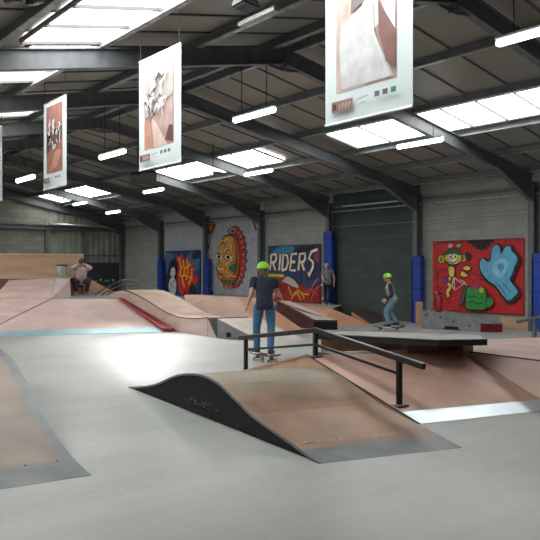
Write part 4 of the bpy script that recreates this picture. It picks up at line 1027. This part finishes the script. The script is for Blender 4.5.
        sh = [loft([ring(pe-u0*(.1 if sleeve=='short' else .04),.17,.135,u0), ring(pe+u0*.02,.162,.128,u0), ring(pe.lerp(be,.6),.152,.12,u0), ring(be+u1*.03,.15,.115,u1), ring(ch-u2*.03,.165,.125,u2), ring(ch+u2*.05,.175,.122,u2),
                    ring(sm-u3*.0,.182,.1,u3), ring(sm+u3*.035,.15,.085,u3), ring(sm+u3*.058,.1,.072,u3), ring(sm+u3*.075,.07,.062,u3)], ms)]
        mslv = mat('sleeve_%d_%d_%d' % sleevecol, sleevecol, rough=.85, scale=14) if sleevecol else ms
        for sd in 'LR':
            a, e, w = J['sh'+sd], J['el'+sd], J['wr'+sd]; ins = a.lerp(sm, .25)
            if sleeve == 'short': sh.append(tb([ins, a, a.lerp(e,.3), a.lerp(e,.55)], [.06,.072,.066,.067], mslv))
            else: sh.append(tb([ins, a, a.lerp(e,.55), e, e.lerp(w,.5), e.lerp(w,.95)], [.06,.072,.062,.058,.052,.042], mslv))
            b_ = MB(); b_.ell(a, .068,.07,.062, mslv, 12, 10); sh.append((b_.v, b_.f, mslv))
        s.put('shirt', sh)
        tr = [loft([ring(pe+u0*.06,.145,.115,u0), ring(pe,.158,.124,u0), ring(pe-u0*.06,.158,.122,u0), ring(pe-u0*.11,.12,.1,u0)], mt)]
        for sd in 'LR':
            h, k, a = J['hip'+sd], J['kn'+sd], J['an'+sd]
            tr.append(tb([h+u0*.03, h.lerp(k,.35), k, k.lerp(a,.5), k.lerp(a,.96)], [.094,.092,.072,.066,.06], mt))
        s.put('trousers', tr)
        for sd in 'LR':
            a = J['an'+sd]; f = J.get('toe'+sd, Vector((0,1,0))).normalized(); g = Vector((a.x,a.y,a.z-.05))
            b = MB(); rot = Matrix.Rotation(math.atan2(-f.x, f.y), 3, 'Z')
            b.ell(g+f*.05+Vector((0,0,.0)), .045,.125,.055, mo, 14, 8, rot, zmin=-.4); b.ell(g-f*.02+Vector((0,0,.02)), .042,.055,.06, mo, 12, 8, rot, zmin=-.3)
            o1 = s.put('shoe', [(b.v, b.f, mo)])
            b = MB(); pts = [g + f*.05 + rot@Vector((.047*math.cos(t_)*1.0, .13*math.sin(t_), 0)) + Vector((0,0,-.045)) for t_ in [i*math.pi/8 for i in range(16)]]
            b.prism(pts, (0,0,.025), pm(WHT)); s.put('sole', [(b.v, b.f, pm(WHT))], smooth=False, parent=o1)
        if helmet:
            mm = mat('helmet_%d_%d_%d' % helmet, helmet, rough=.35); b = MB(); c = hc+R@Vector((0,-.008,.035))
            b.ell(c, .108,.128,.108, mm, 22, 12, R, zmin=-.2); oh = s.put('helmet', [(b.v, b.f, mm)])
            b = MB(); b.tube([hc+R@Vector((-.09,0,.01)), hc+R@Vector((-.06,.04,-.1)), hc+R@Vector((0,.05,-.13)), hc+R@Vector((.06,.04,-.1)), hc+R@Vector((.09,0,.01))], .006, M['blackmetal'], 6); s.put('chin_strap', [(b.v, b.f, M['blackmetal'])], parent=oh)
        if cap:
            mm = mat('cap_%d_%d_%d' % cap, cap, rough=.7); b = MB(); b.ell(hc+R@Vector((0,-.01,.03)), .096,.112,.105, mm, 18, 10, R, zmin=-.05)
            b.ell(hc+R@Vector((0,.11,.03)), .065,.07,.012, mm, 14, 6, R); s.put('cap', [(b.v, b.f, mm)])
        return s
def skateboard(loc, rotz, label, tilt=None):
    p = Vector(loc)
    t = thing('skateboard', label, 'skateboard', loc, 0, group='skateboards')
    Rm = Matrix.Translation(p) @ Matrix.Rotation(rotz, 4, 'Z')
    if tilt: Rm = Matrix.Translation(p) @ tilt
    md, mg, mtk, mwh = mat('maple_board', (150,96,60)), mat('grip_tape', (28,28,30), rough=.95, scale=60), M['plate'], mat('skate_wheel', (222,216,200), rough=.4)
    sec = [(-.4,.14,.05),(-.38,.135,.075),(-.33,.118,.092),(-.25,.1,.1),(0,.1,.1),(.25,.1,.1),(.33,.118,.092),(.38,.135,.075),(.4,.14,.05)]
    for z0, z1, mt, nm in ((0,-.012,md,'deck'), (.002,.0,mg,'grip_tape')):
        m = MB()
        vs = []
        for x, z, w in sec: vs += [(x,-w,z+z0),(x,w,z+z0),(x,w,z+z1),(x,-w,z+z1)]
        vs = [Rm @ Vector(v) for v in vs]; fs = [[0,1,2,3],[len(vs)-4,len(vs)-3,len(vs)-2,len(vs)-1]]
        for i in range(len(sec)-1):
            for k in range(4): fs.append([i*4+k, i*4+(k+1)%4, i*4+4+(k+1)%4, i*4+4+k])
        m.raw(vs, fs, mt); m.build(nm, t)
    for x in (-.21,.21):
        m = MB(); m.tube([Rm@Vector((x,-.085,.03)), Rm@Vector((x,.085,.03))], .008, mtk, 8); m.bar(Rm@Vector((x,0,.03)), Rm@Vector((x,0,.088)), .05, .05, mtk, up=(1,0,0)); tk = m.build('truck', t)
        for y in (-.095,.095):
            m = MB(); m.tube([Rm@Vector((x,y-.016,.028)), Rm@Vector((x,y+.016,.028))], .028, mwh, 14); m.build('wheel', tk)
    return t
ST = dict(pel=(0,0,.93), belly=(0,.005,1.07), chest=(0,-.01,1.25), neck=(0,-.01,1.43), head=(0,.02,1.58),
  shL=(-.17,-.01,1.36), elL=(-.25,-.03,1.1), wrL=(-.27,.06,.87), shR=(.17,-.01,1.36), elR=(.25,-.03,1.1), wrR=(.27,.06,.87),
  hipL=(-.095,0,.88), knL=(-.11,.03,.49), anL=(-.12,-.01,.09), hipR=(.095,0,.88), knR=(.11,.03,.49), anR=(.12,-.01,.09))
BH = .105
# skater seen from behind
p1 = F(264.5,360.5); bz = -TH + .12
skateboard(tuple(p1), -TH - 1.0, 'skateboard under the skater in the navy T-shirt')
J = dict(ST, pel=(0,-.02,.9), anL=(-.12,.17,.09), anR=(.09,-.14,.09), knL=(-.13,.12,.48), knR=(.12,.0,.48), hipL=(-.1,-.02,.85), hipR=(.1,-.02,.85),
  chest=(.0,.02,1.22), belly=(0,-.005,1.04), neck=(-.0,.03,1.4), head=(-.02,.09,1.53), shL=(-.185,.02,1.33), shR=(.185,.03,1.32), elL=(-.25,-.06,1.08), wrL=(-.31,-.0,.87), elR=(.25,.08,1.1), wrR=(.2,.26,1.02), toeL=(-.6,.8,0), toeR=(.5,.9,0))
f1 = Fig('person', 'skater seen from behind in a navy T-shirt, blue jeans and green helmet', tuple(p1+Z3*BH), -TH+.12, .92, J, None)
f1.make(shirt=(44,50,66), trousers=(66,112,150), helmet=(150,226,60), hair=(112,76,56), shoes=(60,64,72), look=.35, longhair=True)
# far skater in profile
p2 = F(389,331.5)
skateboard(tuple(p2), -TH + .1, 'skateboard under the far skater passing the table box')
J = dict(ST, pel=(0,-.12,.82), belly=(0,-.06,.95), chest=(0,-.02,1.13), neck=(0,.0,1.31), head=(0,.05,1.45), shL=(-.16,-.02,1.23), shR=(.16,-.02,1.23), elL=(-.2,-.06,.98), wrL=(-.17,.08,.82), elR=(.2,-.06,.98), wrR=(.17,.1,.84),
  hipL=(-.09,-.12,.79), knL=(-.1,.1,.47), anL=(-.1,.02,.09), hipR=(.09,-.12,.79), knR=(.1,-.05,.45), anR=(.1,-.24,.12))
f2 = Fig('person', 'far skater in profile with a green helmet, grey vest and pale jeans', tuple(p2+Z3*BH), -TH+math.pi/2-.05, .83, J, None)
f2.make(shirt=(160,160,162), trousers=(112,140,160), helmet=(146,220,70), hair=(90,60,46), shoes=(40,40,46), sleeve='long', sleevecol=(48,44,50), look=0)
# boy by the blue pad
q3 = RD((327.5-270)/FPX*22.3,22.3,.4)
J = dict(ST, head=(.03,.05,1.56), elL=(-.27,-.02,1.12), wrL=(-.25,.06,.86), elR=(.22,.06,1.1), wrR=(.12,.2,.98), anL=(-.09,0,.09), anR=(.12,.05,.09))
f3 = Fig('person', 'boy in a grey T-shirt, dark trousers and pale cap standing by the tall blue pad', tuple(q3), -TH+math.pi-.35+.3, .78, J, None)
f3.make(shirt=(122,128,124), trousers=(34,36,42), cap=(206,190,186), hair=(70,50,40), shoes=(150,154,150), look=0)
sb = RD((322-270)/FPX*22.25,22.25,.47+.36)
skateboard(tuple(sb), 0, 'skateboard held upright beside the boy in the grey T-shirt', tilt=Matrix.Rotation(-TH,4,'Z') @ Matrix.Rotation(math.radians(86),4,'Y') @ Matrix.Rotation(math.radians(20),4,'X'))
# crouching photographer
q4 = RD((81.5-270)/FPX*23.6,23.6,.7)
J = dict(ST, pel=(0,-.22,.36), belly=(0,-.14,.5), chest=(0,-.05,.68), neck=(0,.0,.86), head=(0,.06,1.0), shL=(-.17,-.03,.79), shR=(.17,-.03,.79), elL=(-.27,.17,.83), wrL=(-.1,.24,.94), elR=(.27,.17,.83), wrR=(.1,.24,.94),
  hipL=(-.1,-.2,.36), knL=(-.22,.18,.46), anL=(-.16,.02,.09), hipR=(.1,-.2,.36), knR=(.24,.18,.46), anR=(.16,.02,.09), toeL=(-.3,1,0), toeR=(.3,1,0))
f4 = Fig('person', 'crouching person in a pale pink hoodie holding a camera up to the face', tuple(q4), -TH+math.pi+.26, 1.05, J, None)
f4.make(shirt=(222,196,200), trousers=(64,62,62), hair=(44,34,32), shoes=(206,120,116), sleeve='long', look=0)
cm = MB(); cc = f4.mw @ Vector((0,.215,1.0)); fd = (f4.mw.to_3x3() @ Vector((0,1,0))).normalized(); rt = (f4.mw.to_3x3() @ Vector((1,0,0))).normalized()
t = thing('photo_camera', 'black camera held by the crouching person in the pink hoodie', 'camera', tuple(cc))
cm.bar(cc-rt*.07, cc+rt*.07, .06, .09, M['blackmetal']); cm.bar(cc-rt*.025+Z3*.055, cc+rt*.025+Z3*.055, .05, .03, M['blackmetal']); cm.build('body', t)
cm = MB(); cm.tube([cc+fd*.025, cc+fd*.12], .036, M['blackmetal'], 14); cm.build('lens', t)

# ---------------------------------------------------------------- light, camera, world
def spot(p, aim, e, size, blend=.9, col=(1,1,1)):
    l = bpy.data.lights.new('floodlight_beam', 'SPOT'); l.energy = e; l.spot_size = math.radians(size); l.spot_blend = blend; l.color = col; l.shadow_soft_size = .15
    o = bpy.data.objects.new('floodlight_beam', l); COL.objects.link(o); o.location = p
    o.rotation_euler = (Vector(aim)-Vector(p)).to_track_quat('-Z', 'Y').to_euler()
spot(pA+Vector((-.1,-.1,-.1)), F(115,340), 1500, 54, 1.0); spot(pB+Vector((-.1,-.1,-.1)), F(195,342), 1500, 54, 1.0)
w = bpy.data.worlds.new('world'); sc.world = w; w.use_nodes = True
w.node_tree.nodes['Background'].inputs[0].default_value = (.6,.7,.8,1); w.node_tree.nodes['Background'].inputs[1].default_value = .3
cd = bpy.data.cameras.new('camera'); co = bpy.data.objects.new('camera', cd); COL.objects.link(co)
co.location = (0,0,EYE); co.rotation_euler = (math.pi/2, 0, -TH)
cd.sensor_width = 36; cd.sensor_fit = 'HORIZONTAL'; cd.lens = FPX/540*36; cd.clip_start = .05
sc.camera = co
sc.view_settings.view_transform = 'Standard'; sc.view_settings.look = 'None'; sc.view_settings.exposure = 0.0; sc.view_settings.gamma = 1
sc.view_settings.use_curve_mapping = False
sc.cycles.max_bounces = 6; sc.cycles.use_denoising = True
